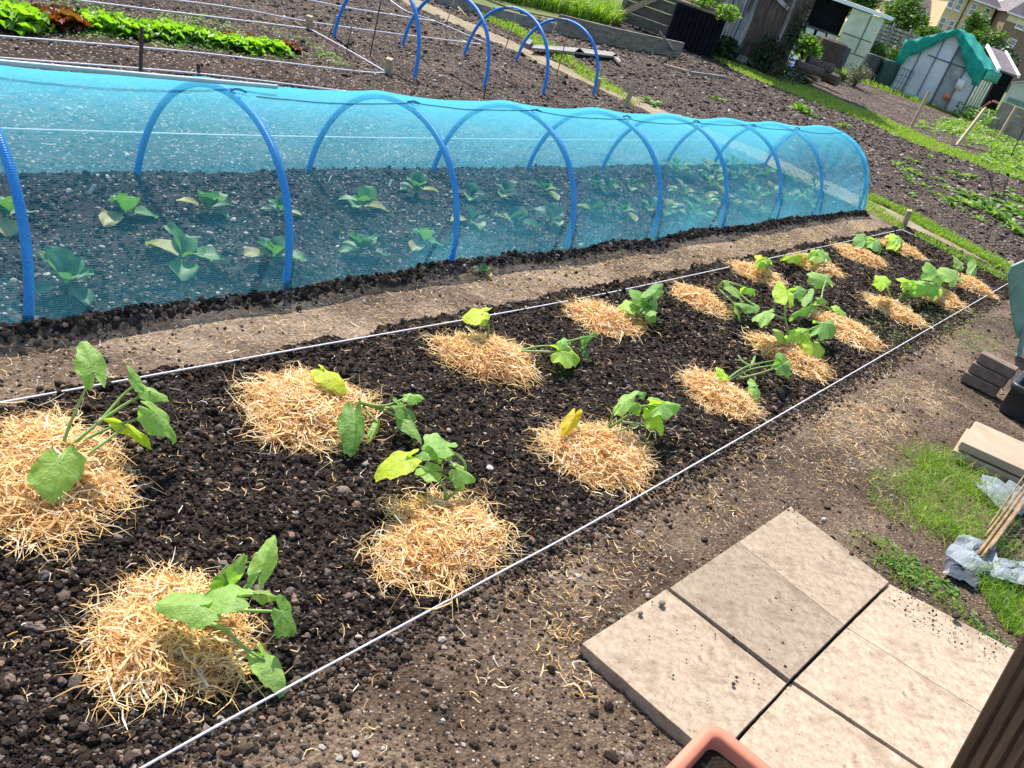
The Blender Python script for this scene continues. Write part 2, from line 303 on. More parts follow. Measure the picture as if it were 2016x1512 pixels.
def zone(x, y):
    """0 path, 1 squash bed, 2 tunnel bed, 3 tilled plots, 4 turf, 5 worn grass path, 6 far tilled"""
    w = (fbm(x, y, 6)-.5)*.10; w2 = (fbm(x, y, 1.3)-.5)*.8
    z = np.zeros_like(x, dtype=int)
    endx = 10.2 - (y-2.2)*.04
    z[y < 1.6] = 7
    z[(y > .99+w*.7) & (y < 2.24+w) & (x < endx-.08+w)] = 1
    z[(y > 2.58+w*1.5) & (y < 3.95+w) & (x < 9.98+w)] = 2
    z[(y >= 3.95+w) & (x < 10.15+w)] = 3
    z[(x > endx+w*1.2) & (x < endx+.62+w*1.2)] = 5
    z[(x >= endx+.62+w*1.2) & (y > -.4+w2)] = 3
    z[(x > 14.8) & (y > 8.3) & (x < 30)] = 3
    gx = np.interp(y, SLO[:, 1], SLO[:, 0])
    z[(x > gx+.5+w2*.1)] = 6
    z[inpoly(np.stack([x.ravel(), y.ravel()], 1), STRIPW).reshape(x.shape)] = 4
    z[inpoly(np.stack([x.ravel(), y.ravel()], 1), SHEDW).reshape(x.shape)] = 4
    z[(x*FH[0]+y*FH[1] > 33.5+w2)] = 4
    z[(x*FH[0]+y*FH[1] > 29.5+w2) & (x*HH[0]+y*HH[1] < 6.5)] = 4
    z[(y > 10.6+w2) & (x < 17.5) & (x > 10.3)] = 4
    z[(x < -1.5) | (y < -3)] = 4
    return z
def hgt(x, y):
    h = (fbm(x, y, 2.2)-.5)*.03 + (fbm(x, y, 14)-.5)*.012
    zb = zone(x, y); d = np.isin(zb, (1, 2, 3, 6))
    h = h + np.where(d, .006+(fbm(x, y, 34, 2)-.5)*.026, (fbm(x, y, 45, 2)-.5)*.006)
    h = h + np.where(zb == 2, .012, 0)
    return h*np.where(np.hypot(x, y) > 40, .3, 1)
def axis_(a0, a1, step, lo, hi, gr):
    c = list(np.arange(a0, a1, step)); s = step
    while c[-1] < hi: s *= gr; c.append(c[-1]+s)
    s = step; pre = []; v = a0
    while v > lo: s *= gr*1.1; v -= s; pre.append(v)
    return np.array(pre[::-1]+c)
xs = axis_(.2, 5.0, .0135, -700, 900, 1.030); ys = axis_(-.8, 4.2, .0135, -700, 900, 1.030)
X, Y = np.meshgrid(xs, ys, indexing='ij'); Zg = hgt(X, Y); nx, ny = X.shape
VG = np.stack([X, Y, Zg], -1).reshape(-1, 3); idx = np.arange(nx*ny).reshape(nx, ny)
FG = np.stack([idx[:-1, :-1], idx[1:, :-1], idx[1:, 1:], idx[:-1, 1:]], -1).reshape(-1, 4)
cx = ((X[:-1, :-1]+X[1:, 1:])/2).ravel(); cy = ((Y[:-1, :-1]+Y[1:, 1:])/2).ravel(); zf = zone(cx, cy)
for k, (nm, mk) in enumerate([('path', 'path'), ('squash_bed', 'bed'), ('tunnel_bed', 'tun'), ('tilled_plot', 'till'), ('grass_ground', 'turf'), ('worn_path', 'turfpath'), ('far_plot', 'far'), ('near_path', 'near_path')]):
    f = FG[zf == k]; u, inv = np.unique(f, return_inverse=True)
    o = link(nm, mesh(nm, VG[u], inv.reshape(f.shape), M[mk], smooth=True)); tag(o, kind='structure')
# ------------------------------------------------------------------ scattered lumps, straw, grass
def ico(sub):
    bm = bmesh.new(); bmesh.ops.create_icosphere(bm, subdivisions=sub, radius=1); bm.verts.index_update()
    V = np.array([v.co[:] for v in bm.verts]); F = np.array([[v.index for v in f.verts] for f in bm.faces]); bm.free(); return V, F
ICO = {1: ico(1), 2: ico(2)}
def lumps(name, x, y, r, mat, tint, sub=1, flat=.7, sink=.35, jag=.22, smooth=False, label=None, kind='stuff'):
    V0, F0 = ICO[sub]; n = len(x); k = len(V0); r = np.asarray(r)
    ang = rng.random(n)*2*PI; c, s = np.cos(ang), np.sin(ang); sc = r[:, None]*np.stack([rng.uniform(.75, 1.35, n), rng.uniform(.7, 1.1, n), rng.uniform(flat*.7, flat*1.25, n)], 1)
    P = V0[None]*(1+rng.uniform(-jag, jag, (n, k, 1)))*sc[:, None]
    # random tilt
    a2 = rng.uniform(-.5, .5, n); c2, s2 = np.cos(a2), np.sin(a2); yy = P[..., 1]*c2[:, None]-P[..., 2]*s2[:, None]; zz = P[..., 1]*s2[:, None]+P[..., 2]*c2[:, None]
    xx = P[..., 0]*c[:, None]-yy*s[:, None]; yy = P[..., 0]*s[:, None]+yy*c[:, None]
    h = hgt(x, y)+r*flat*(1-2*sink)
    V = np.stack([xx+x[:, None], yy+y[:, None], zz+h[:, None]], -1).reshape(-1, 3)
    F = (F0[None]+np.arange(n)[:, None, None]*k).reshape(-1, 3)
    o = link(name, mesh(name, V, F, mat, np.repeat(tint, k), smooth=smooth)); tag(o, label, kind=kind); return o
def inframe(x, y, m=60):
    P = np.stack([x, y, np.zeros_like(x)], -1)-EYE; c = P@CF; px = 1008+FOC*(P@CR)/c; py = 756-FOC*(P@CU)/c
    return (c > .2) & (px > -m-80) & (px < 2016+m) & (py > -m) & (py < 1512+m)
def scatter(n, x0, x1, y0, y1, zn, power=1.6):
    """uniform in area thinned with distance, kept near what the place shows"""
    x = rng.uniform(x0, x1, n*6); y = rng.uniform(y0, y1, n*6); d = np.hypot(x, y); dm = max(1.2, np.hypot(max(x0, 0), max(y0, 0)))
    keep = (rng.random(len(x)) < (dm/np.maximum(d, dm))**power) & np.isin(zone(x, y), zn) & inframe(x, y, 140)
    x, y = x[keep][:n], y[keep][:n]; return x, y
x, y = scatter(46000, .3, 4.2, .9, 2.35, (1,), 1.2)
lumps('soil_clods', x, y, np.clip(rng.lognormal(math.log(.0034), .5, len(x)), .0016, .014), M['clod'], rng.random(len(x))**1.05*.97, 2, .8, .3, .24, False, 'dark crumbly compost clods over the squash bed')
x, y = scatter(24000, 4.0, 10.4, .9, 2.35, (1,), .8)
lumps('soil_clods', x, y, np.clip(rng.lognormal(math.log(.006), .45, len(x)), .003, .018), M['clod'], rng.random(len(x))**1.05*.97, 1, .8, .3, .25, False, 'dark crumbly compost clods at the far end of the squash bed')
x, y = scatter(600, .3, 8, .9, 2.35, (1,), 1.0)
lumps('bed_pebbles', x, y, np.clip(rng.lognormal(math.log(.0052), .5, len(x)), .0025, .02), M['stone'], .45+.55*rng.random(len(x)), 2, .55, .25, .17, False, 'small pale stones on the dark squash bed')
x, y = scatter(16000, .6, 10, 2.5, 4.0, (2,), .7)
lumps('tunnel_clods', x, y, np.clip(rng.lognormal(math.log(.0062), .45, len(x)), .0028, .018), M['clod'], rng.random(len(x))**.75, 1, .75, .3, .25, False, 'grey brown clods and pale stones under the net')
x, y = scatter(1000, .6, 10, 2.6, 4.0, (2,), .7)
lumps('tunnel_pebbles', x, y, np.clip(rng.lognormal(math.log(.0068), .45, len(x)), .003, .018), M['stone'], .7+.3*rng.random(len(x)), 1, .5, .2, .2, False, 'pale pebbles scattered under the blue net')
x, y = scatter(38000, .3, 9, -1.2, 2.75, (0, 7), 1.2)
k = (fbm(x, y, 1.9)+rng.random(len(x))*.5+(y < 1.2)*.10) > .72; x, y = x[k], y[k]
lumps('path_crumbs', x, y, np.clip(rng.lognormal(math.log(.0030), .62, len(x)), .0012, .017), M['crumb'], rng.random(len(x))**1.3, 1, .65, .3, .25, False, 'loose crumbs of earth and grit on the trodden paths')
x, y = scatter(42000, 1.5, 24, -1, 12, (3,), .9)
lumps('plot_stones', x, y, np.clip(rng.lognormal(math.log(.0095), .45, len(x))*np.clip(np.hypot(x, y)/9, .8, 1.9), .004, .045), M['stone'], rng.random(len(x))**1.15, 1, .6, .25, .3, False, 'stony clods all over the tilled plots')
def strands(c, ang, pitch, L, Wd, curl, lift=None):
    """ribbons: c Nx3"""
    n = len(c); d = np.stack([np.cos(ang)*np.cos(pitch), np.sin(ang)*np.cos(pitch), np.sin(pitch)], 1)
    up = rng.normal(0, 1, (n, 3))*.7+np.array([0, 0, 1.]); s = np.cross(d, up); s /= np.linalg.norm(s, axis=1)[:, None]; up = np.cross(s, d)
    t = np.array([-.5, -.17, .17, .5]); wd = np.array([.7, 1, 1, .35]); cb = rng.normal(0, 1, (n, 1))*curl
    V = np.zeros((n, 4, 2, 3))
    for i in range(4):
        side = (t[i]**2-.1)*cb*L[:, None]*2.0; kink = rng.normal(0, .05, (n, 3))*L[:, None]*(i in (1, 2))
        p = c+d*(L*t[i])[:, None]+s*side+kink+up*(rng.normal(0, .4, (n, 1))*curl*L[:, None]*t[i]**2)
        V[:, i, 0] = p+s*(Wd*wd[i])[:, None]*.5; V[:, i, 1] = p-s*(Wd*wd[i])[:, None]*.5
    f = np.array([[0, 1, 3, 2], [2, 3, 5, 4], [4, 5, 7, 6]]); F = (f[None]+np.arange(n)[:, None, None]*8).reshape(-1, 4)
    return V.reshape(-1, 3), F
def mound(cxp, cyp, wpx, label, nstr=1300, hpx=None):
    c = G(cxp, cyp, .02); dist = np.linalg.norm(c-EYE); R = wpx*.435*dist/FOC; H = .062*min(1.1, R/.2)
    MX = np.eye(2)
    if hpx:
        a_ = (G(cxp+wpx/2, cyp)-G(cxp-wpx/2, cyp))[:2]/2; b_ = (G(cxp, cyp+hpx/2)-G(cxp, cyp-hpx/2))[:2]/2; MX = np.stack([a_, b_], 1)*.86/R
        if np.linalg.det(MX) < 0: MX[:, 1] *= -1
    def wp(x, y): return MX[0, 0]*x+MX[0, 1]*y, MX[1, 0]*x+MX[1, 1]*y
    ph = rng.random(4)*2*PI
    def rad(a): return R*(1+.11*np.sin(2*a+ph[0])+.09*np.sin(3*a+ph[1])+.06*np.sin(5*a+ph[2])+.05*np.sin(8*a+ph[3]))
    def top(x, y):
        a = np.arctan2(y, x); q = np.hypot(x, y)/rad(a); return H*np.clip(1-q**2.4, 0, 1)**.8*(.75+.5*fbm(x+c[0], y+c[1], 16, 2))
    org = np.array([c[0], c[1], 0.0])
    # matted core
    nr, na = 12, 36; V = [(0, 0, float(top(np.array(0.), np.array(0.)))-.004)]
    for i in range(1, nr+1):
        for j in range(na):
            a = 2*PI*j/na; r = rad(a)*.93*i/nr; x, y = r*math.cos(a), r*math.sin(a); V.append((*wp(x, y), float(top(np.array(x), np.array(y)))-.006 if i < nr else -.01))
    F = [(0, 1+j, 1+(j+1) % na) for j in range(na)]+[(1+(i-1)*na+j, 1+i*na+j, 1+i*na+(j+1) % na, 1+(i-1)*na+(j+1) % na) for i in range(1, nr) for j in range(na)]
    root = empty('straw_mound', org, label, 'straw', 'straw mounds around the squash plants')
    link('matted_core', mesh('matted_core', V, F, M['strawbase'], smooth=True), root)
    n = nstr; a = rng.random(n)*2*PI; q = np.sqrt(rng.random(n))*1.02; r = rad(a)*q; x, y = r*np.cos(a), r*np.sin(a)
    z = top(x, y)+rng.random(n)**2*.02+.002; x, y = wp(x, y); lod = np.clip(dist/3.2, 1, 1.6)
    L = rng.uniform(.03, .105, n); Wd = rng.uniform(.0018, .0058, n)*lod; pit = rng.normal(0, .24, n)-np.where(q > .8, .3, 0)*0
    ang = rng.random(n)*2*PI
    V1, F1 = strands(np.stack([x, y, z], 1), ang, pit, L, Wd, .35)
    n2 = n//5; a = rng.random(n2)*2*PI; q = .95+np.abs(rng.normal(0, .17, n2)); r = rad(a)*q; x, y = wp(r*np.cos(a), r*np.sin(a))
    z = hgt(x+c[0], y+c[1])+.012+rng.random(n2)*.012
    V2, F2 = strands(np.stack([x, y, z], 1), a+rng.normal(0, .9, n2), rng.normal(-.05, .15, n2), rng.uniform(.03, .15, n2), rng.uniform(.0014, .0040, n2)*lod, .7)
    t = np.concatenate([np.clip(rng.normal(.55, .24, n), 0, 1), np.clip(rng.normal(.55, .24, n2), 0, 1)])
    V = np.vstack([V1, V2]); F = np.vstack([F1, F2+len(V1)])
    link('straw', mesh('straw', V, F, M['straw'], np.repeat(t, 8)), root)
    return c, R, H
# ------------------------------------------------------------------ squash leaves
def leaf_blade(A, T, S, tone=.5, fold=.12, cup=.1, nr=8, na=58, seed=0):
    """heart-shaped blade: A attachment, T tip, S a point on the side edge"""
    A, T, S = (np.asarray(v, float) for v in (A, T, S)); e1 = T-A; C = A+e1*.35; e2 = S-C; sc_ = .95 if np.linalg.norm(A-EYE) < 3.2 else .86; e1 = e1*sc_; e2 = e2*sc_*.88; nn = np.cross(e1, e2); ln = np.linalg.norm(nn)
    nn = nn/ln if ln > 1e-9 else np.array([0, 0, 1.])
    if nn[2] < 0: nn = -nn
    sz = max(np.linalg.norm(e1), np.linalg.norm(e2)); r_ = np.random.default_rng(seed); p1, p2, p3 = r_.random(3)*6
    V = [A]; U = [(.5, .5)]
    for i in range(1, nr+1):
        q = i/nr
        for j in range(na):
            th = 2*PI*j/na-PI; ct, st = math.cos(th), math.sin(th)
            r = (.72+.28*ct if ct > 0 else .72-.16*ct*ct*0) if True else 1
            r = .78+.20*ct**3 if ct > 0 else .78+.26*ct
            r *= 1-.80*max(0, (abs(th)-2.55)/(PI-2.55))**1.4 if abs(th) > 2.55 else 1
            r *= 1+(.065*math.cos(5*th)+.028*math.sin(19*th+p1)+.02*math.sin(11*th+p2))*q
            u = r*q*ct; v = r*q*st
            h = -fold*abs(v)*1.0 - cup*(u*u+v*v)*1.0 + .07*math.sin(3*th+p2)*q*q + .05*math.sin(7*th+p3)*q**3 - .10*max(0, u-.4)**2*4
            V.append(A+e1*u+e2*(v/.78)+nn*h*sz*.8); U.append((.5+u*.5, .5+v*.5))
    F = [(0, 1+j, 1+(j+1) % na) for j in range(na)]+[(1+(i-1)*na+j, 1+i*na+j, 1+i*na+(j+1) % na, 1+(i-1)*na+(j+1) % na) for i in range(1, nr) for j in range(na)]
    return V, F, U
seedc = [0]
def squash(base, leaves, stems, label):
    """base px; leaves: (Ax,Ay,Tx,Ty,Sx,Sy,zA,zT,tone); stems: list of [(px,py,z)...]"""
    b = G(*base, .05); root = empty('squash_plant', (b[0], b[1], 0), label, 'squash plant', 'squash plants in the straw mounds')
    for st in stems:
        P = [G(*s) for s in st]; far = np.linalg.norm(P[0]-EYE) > 4.5
        bb = B(); bb.tube(P, [.0052, .0042, .003] if not far else [.0065, .0055, .0048], 7, rng.uniform(.2, .8), sub=5 if len(P) > 2 else 2); bb.build('stem', M['stem'], root, smooth=True)
    for lf in leaves:
        ax, ay, tx, ty, sx, sy, za, zt, tone = lf; seedc[0] += 1
        A = G(ax, ay, za); T = G(tx, ty, zt); S = G(sx, sy, za*.6+zt*.4)
        V, F, U = leaf_blade(A, T, S, tone, rng.uniform(.05, .3), rng.uniform(.05, .22), seed=seedc[0])
        bb = B(); bb.add(V, F, tone, U); bb.build('leaf', M['squash'], root, smooth=True)
    return root
H1, H2 = .16, .12
mounds = [(105, 935, 330), (607, 802, 250), (868, 1058, 262), (335, 1252, 352), (958, 702, 200), (1190, 630, 152), (1178, 893, 232), (1415, 776, 160), (1553, 703, 148), (1378, 592, 118), (1490, 540, 100), (1665, 652, 135), (1605, 523, 98), (1692, 505, 98), (1775, 492, 76), (1758, 612, 108), (1845, 583, 106), (1905, 560, 90)]
mlab = ['big straw mound at the left edge under the plant with a tall upright leaf', 'straw mound below the far string with a round dark leaf hanging at its edge', 'straw mound touching the near string in the middle of the bed', 'large straw mound in the bottom left corner of the bed, nearest to the viewer',
        'straw mound with one bright leaf at its back and a long shoot rightwards', 'straw mound with a dense cluster of round leaves over its right side', 'straw mound with a fallen yellow leaf on its left', 'straw mound by the near string, left of the one under a tall branching plant', 'straw mound under a tall branching plant near the bricks side',
        'straw mound by the far string with long thin shoots creeping off to the right', 'straw mound with a yellow wilted leaf standing on it', 'straw mound with one big fan shaped leaf lying over its left end', 'small straw mound by the far string with a pale green leaf on top', 'small straw mound by the far string, second from the corner peg', 'straw mound in the far corner of the bed next to the wooden peg',
        'straw mound under two stalked leaves, third from the far right corner', 'straw mound almost hidden under a cluster of broad leaves near the far end', 'last straw mound in the far right corner near the green plastic']
HPX = [235, 158, 178, 238]
for k_, ((a, b_, c_), lb) in enumerate(zip(mounds, mlab)): mound(a, b_, c_, lb, 1900 if c_ > 200 else (1300 if c_ > 140 else 900), HPX[k_] if k_ < 4 else None)
ST = lambda *p: [tuple(q) for q in p]
squash((118, 893), [(184, 731, 166, 662, 214, 702, .30, .36, .5), (272, 756, 254, 716, 276, 734, .22, .26, .4), (292, 768, 337, 784, 318, 760, .20, .17, .55), (308, 815, 364, 864, 345, 812, .18, .10, .5), (246, 838, 309, 879, 284, 846, .12, .07, .82), (117, 912, 113, 984, 180, 925, .13, .08, .52)],
       [ST((118, 893, .06), (140, 830, .14), (184, 731, .30)), ST((118, 893, .06), (190, 835, .12), (245, 775, .18), (272, 756, .22)), ST((190, 835, .12), (240, 800, .16), (296, 768, .20)), ST((118, 893, .06), (210, 845, .1), (308, 815, .18)), ST((150, 908, .06), (200, 875, .09), (246, 838, .12)), ST((118, 893, .06), (117, 912, .13))], 'squash plant with one tall upright leaf on the big mound at the left edge')
squash((700, 792), [(641, 733, 684, 764, 676, 732, .11, .10, .86), (698, 818, 696, 890, 730, 846, .11, .06, .3), (809, 779, 841, 776, 820, 766, .12, .11, .62), (791, 800, 826, 822, 806, 788, .10, .06, .35), (800, 833, 836, 870, 828, 842, .07, .04, .6), (743, 835, 733, 867, 752, 842, .05, .03, .55)],
       [ST((700, 790, .05), (755, 799, .09), (809, 779, .12)), ST((700, 790, .05), (760, 803, .08), (791, 802, .10)), ST((700, 790, .05), (765, 812, .07), (800, 833, .07)), ST((715, 800, .05), (743, 833, .05)), ST((690, 795, .05), (698, 820, .06)), ST((620, 760, .05), (641, 733, .07))], 'squash plant sprawling right with a round dark leaf hanging on the mound edge')
squash((877, 980), [(796, 905, 731, 932, 768, 886, .17, .12, .84), (876, 878, 830, 868, 850, 897, .20, .18, .45), (854, 928, 816, 920, 832, 946, .14, .12, .5), (906, 925, 944, 940, 924, 908, .14, .10, .6), (906, 958, 902, 936, 917, 950, .08, .10, .7), (842, 894, 815, 893, 828, 904, .13, .11, .35), (876, 880, 840, 850, 868, 848, .20, .22, .55), (857, 884, 862, 910, 872, 895, .15, .1, .2)],
       [ST((877, 985, .06), (872, 955, .10), (840, 925, .14), (796, 905, .17)), ST((880, 982, .06), (906, 958, .08), (880, 940, .11), (854, 928, .14)), ST((906, 958, .08), (915, 912, .14), (876, 878, .20)), ST((906, 958, .08), (908, 940, .11), (906, 925, .14)), ST((840, 925, .1), (842, 894, .13))], 'squash plant on the mound at the near string with a bright long leaf leftwards')
squash((430, 1200), [(462, 1174, 392, 1172, 424, 1209, .17, .15, .5), (389, 1192, 306, 1190, 336, 1150, .15, .14, .48), (448, 1142, 482, 1096, 486, 1128, .14, .20, .45), (446, 1143, 465, 1172, 482, 1140, .14, .10, .2), (514, 1123, 540, 1052, 554, 1098, .18, .24, .62), (515, 1171, 550, 1175, 533, 1157, .12, .10, .5), (556, 1205, 588, 1244, 580, 1180, .12, .07, .3), (521, 1300, 567, 1364, 562, 1302, .06, .03, .6), (455, 1190, 470, 1196, 460, 1186, .08, .07, .95)],
       [ST((380, 1215, .07), (440, 1238, .09), (480, 1275, .08), (521, 1300, .06)), ST((395, 1208, .07), (460, 1202, .10), (520, 1203, .12), (556, 1205, .12)), ST((430, 1205, .07), (470, 1170, .12), (514, 1123, .18)), ST((455, 1178, .11), (490, 1171, .12), (515, 1171, .12)), ST((400, 1175, .08), (425, 1155, .11), (448, 1142, .14)), ST((390, 1210, .07), (389, 1194, .10)), ST((420, 1200, .08), (462, 1174, .13))], 'squash plant spreading over the nearest mound, one leaf tip over the string')
squash((1030, 690), [(949, 612, 906, 613, 926, 636, .16, .14, .84), (952, 632, 962, 612, 964, 628, .12, .14, .75), (1108, 692, 1154, 702, 1130, 726, .10, .05, .72), (1106, 673, 1131, 664, 1117, 655, .12, .12, .5), (1157, 662, 1181, 645, 1165, 650, .12, .13, .45), (1150, 667, 1158, 686, 1146, 679, .10, .07, .35), (1150, 690, 1164, 712, 1163, 697, .06, .04, .15)],
       [ST((1025, 690, .05), (1060, 682, .08), (1106, 680, .11)), ST((1020, 691, .05), (1070, 692, .08), (1108, 693, .10)), ST((1106, 675, .11), (1130, 669, .12), (1157, 662, .12)), ST((960, 668, .06), (962, 645, .11), (949, 618, .16)), ST((1085, 693, .08), (1108, 706, .05))], 'squash plant with a bright fan leaf on a long shoot, another by the far string')
squash((1235, 607), [(1266, 590, 1244, 560, 1241, 585, .14, .18, .35), (1290, 575, 1306, 544, 1323, 562, .18, .22, .4), (1262, 600, 1279, 582, 1277, 600, .12, .14, .45), (1285, 602, 1298, 576, 1304, 594, .12, .16, .5), (1246, 600, 1214, 598, 1231, 583, .10, .08, .66), (1281, 614, 1304, 630, 1286, 632, .10, .05, .5), (1284, 612, 1261, 601, 1270, 616, .11, .11, .6)],
       [ST((1235, 607, .05), (1260, 597, .11), (1290, 575, .18)), ST((1235, 610, .05), (1260, 619, .08), (1282, 615, .10)), ST((1240, 604, .05), (1246, 600, .10)), ST((1250, 603, .07), (1285, 603, .12)), ST((1245, 600, .08), (1266, 590, .14))], 'squash plant with a dense cluster of round leaves beside the far string')
squash((1200, 840), [(1131, 818, 1112, 857, 1102, 832, .12, .09, .985), (1224, 794, 1263, 755, 1232, 764, .17, .22, .55), (1302, 797, 1349, 788, 1308, 774, .17, .16, .6), (1306, 798, 1332, 824, 1338, 803, .16, .10, .72), (1287, 820, 1312, 862, 1316, 836, .13, .07, .78), (1248, 800, 1264, 820, 1270, 800, .13, .09, .5), (1277, 832, 1292, 842, 1285, 825, .08, .06, .7), (1262, 776, 1276, 768, 1272, 782, .18, .18, .3), (1300, 790, 1276, 778, 1282, 792, .17, .18, .5)],
       [ST((1198, 845, .05), (1207, 815, .12), (1224, 793, .17)), ST((1203, 840, .05), (1235, 818, .11), (1258, 801, .15), (1303, 797, .17)), ST((1205, 852, .05), (1250, 838, .09), (1287, 820, .13)), ST((1220, 830, .08), (1262, 834, .07), (1290, 832, .06)), ST((1140, 850, .06), (1132, 825, .08))], 'squash plant with leaves raised to the right, mound with a yellow leaf')
squash((1438, 748), [(1423, 740, 1413, 717, 1430, 727, .08, .11, .74), (1426, 740, 1438, 750, 1436, 738, .08, .07, .8), (1543, 716, 1569, 737, 1562, 706, .14, .08, .5), (1543, 714, 1536, 690, 1556, 699, .14, .18, .35), (1538, 716, 1536, 737, 1529, 722, .12, .08, .4), (1488, 758, 1499, 796, 1505, 768, .07, .03, .62), (1487, 765, 1490, 750, 1495, 757, .06, .08, .55), (1483, 716, 1491, 697, 1490, 708, .11, .14, .5), (1545, 716, 1560, 700, 1565, 712, .14, .15, .6)],
       [ST((1430, 748, .05), (1470, 722, .10), (1543, 706, .14)), ST((1435, 748, .05), (1475, 728, .09), (1545, 715, .14)), ST((1450, 746, .05), (1495, 735, .10), (1545, 718, .14)), ST((1470, 765, .05), (1488, 760, .07)), ST((1480, 722, .09), (1462, 712, .09), (1453, 700, .10)), ST((1425, 745, .05), (1423, 740, .08))], 'squash plant with three long parallel stems reaching right')
squash((1555, 678), [(1541, 664, 1526, 642, 1544, 650, .10, .14, .55), (1545, 665, 1555, 655, 1552, 667, .08, .1, .75), (1622, 636, 1665, 634, 1640, 661, .18, .16, .45), (1580, 655, 1606, 678, 1613, 652, .13, .07, .65), (1604, 681, 1620, 715, 1634, 690, .10, .04, .76), (1513, 614, 1479, 618, 1497, 634, .22, .2, .55), (1505, 628, 1516, 641, 1494, 636, .18, .15, .4), (1549, 582, 1538, 540, 1570, 570, .3, .36, .78), (1570, 572, 1592, 589, 1592, 566, .28, .22, .55)],
       [ST((1555, 678, .05), (1551, 648, .13), (1545, 620, .20), (1549, 585, .29)), ST((1545, 627, .19), (1530, 622, .2), (1513, 614, .22)), ST((1557, 665, .09), (1585, 653, .14), (1622, 636, .18)), ST((1556, 652, .1), (1580, 655, .13)), ST((1560, 680, .06), (1604, 681, .10)), ST((1549, 590, .28), (1570, 574, .28)), ST((1550, 675, .05), (1541, 664, .10))], 'tall branching squash plant rising highest in the right half of the bed')
squash((1420, 568), [(1440, 566, 1472, 600, 1462, 578, .14, .1, .5), (1482, 604, 1450, 588, 1462, 606, .1, .12, .4), (1451, 604, 1463, 631, 1460, 612, .08, .04, .5), (1470, 567, 1499, 566, 1484, 573, .14, .13, .7), (1486, 600, 1500, 605, 1490, 594, .1, .1, .5)],
       [ST((1412, 568, .05), (1425, 554, .13), (1450, 560, .15), (1470, 567, .14)), ST((1415, 570, .05), (1438, 590, .08), (1452, 605, .08)), ST((1425, 555, .13), (1440, 566, .13), (1485, 602, .10))], 'squash plant with thin creeping shoots and small folded leaves by the far string')
squash((1505, 530), [(1500, 511, 1493, 533, 1484, 514, .14, .08, .99), (1503, 510, 1485, 498, 1494, 511, .16, .16, .84), (1505, 509, 1536, 504, 1516, 515, .16, .15, .62), (1510, 512, 1520, 524, 1524, 512, .12, .07, .3)], [ST((1507, 535, .05), (1508, 520, .1), (1504, 510, .16)), ST((1507, 535, .05), (1517, 515, .13))], 'squash plant with a yellow wilted leaf under two fresh ones')
squash((1640, 612), [(1595, 602, 1555, 615, 1572, 603, .12, .1, .55), (1598, 590, 1610, 558, 1616, 576, .14, .2, .45), (1626, 553, 1608, 526, 1650, 540, .2, .26, .6), (1620, 588, 1633, 600, 1634, 586, .12, .08, .65), (1652, 610, 1640, 598, 1655, 600, .08, .1, .7), (1657, 612, 1674, 618, 1668, 606, .08, .07, .65)],
       [ST((1638, 612, .05), (1615, 598, .09), (1597, 597, .11), (1598, 588, .14)), ST((1600, 597, .1), (1616, 588, .12), (1620, 570, .16), (1626, 553, .2)), ST((1620, 600, .08), (1595, 602, .12)), ST((1645, 614, .05), (1657, 611, .08))], 'squash plant with a raised pale leaf above the dark stick')
squash((1612, 512), [(1558, 503, 1599, 491, 1578, 506, .1, .12, .84), (1613, 497, 1650, 506, 1634, 488, .12, .1, .62), (1610, 497, 1624, 482, 1630, 492, .12, .15, .5)], [ST((1612, 512, .04), (1612, 497, .12)), ST((1590, 512, .04), (1585, 502, .08), (1570, 502, .1)), ST((1606, 512, .04), (1620, 500, .11))], 'squash plant with a pale flat leaf on the mound next to the far string')
squash((1712, 490), [(1702, 474, 1699, 445, 1721, 460, .12, .18, .35), (1722, 475, 1750, 488, 1728, 494, .12, .08, .55), (1706, 492, 1688, 481, 1700, 477, .06, .08, .76), (1712, 470, 1728, 466, 1722, 476, .12, .13, .85)], [ST((1712, 492, .04), (1704, 476, .12)), ST((1714, 492, .04), (1722, 476, .12)), ST((1710, 490, .04), (1706, 488, .06))], 'squash plant with a dark round upright leaf near the corner peg')
squash((1772, 485), [(1770, 476, 1763, 448, 1784, 460, .1, .16, .8), (1768, 468, 1784, 470, 1772, 478, .12, .12, .6), (1760, 468, 1752, 456, 1766, 458, .1, .13, .8)], [ST((1772, 486, .04), (1770, 474, .1)), ST((1768, 486, .04), (1762, 466, .1))], 'small squash plant in the far corner of the bed at the peg')
squash((1757, 592), [(1740, 556, 1732, 531, 1758, 546, .2, .24, .78), (1738, 556, 1718, 553, 1728, 544, .2, .2, .8), (1788, 554, 1766, 541, 1774, 556, .2, .22, .76), (1790, 553, 1815, 543, 1806, 560, .2, .2, .72), (1786, 576, 1797, 562, 1802, 576, .12, .14, .15), (1792, 606, 1796, 594, 1798, 604, .06, .08, .75)], [ST((1756, 592, .04), (1750, 575, .1), (1741, 556, .2)), ST((1766, 594, .04), (1782, 574, .1), (1788, 554, .2)), ST((1766, 592, .04), (1786, 578, .12))], 'squash plant with two stalked bright leaves over dark soil')
squash((1838, 580), [(1842, 569, 1822, 544, 1869, 552, .16, .24, .62), (1846, 540, 1828, 511, 1857, 520, .24, .32, .55), (1842, 566, 1812, 562, 1826, 548, .15, .14, .74), (1850, 545, 1868, 540, 1862, 552, .2, .2, .66)], [ST((1838, 580, .04), (1842, 566, .14), (1845, 542, .24))], 'squash plant with broad stacked leaves hiding its mound')
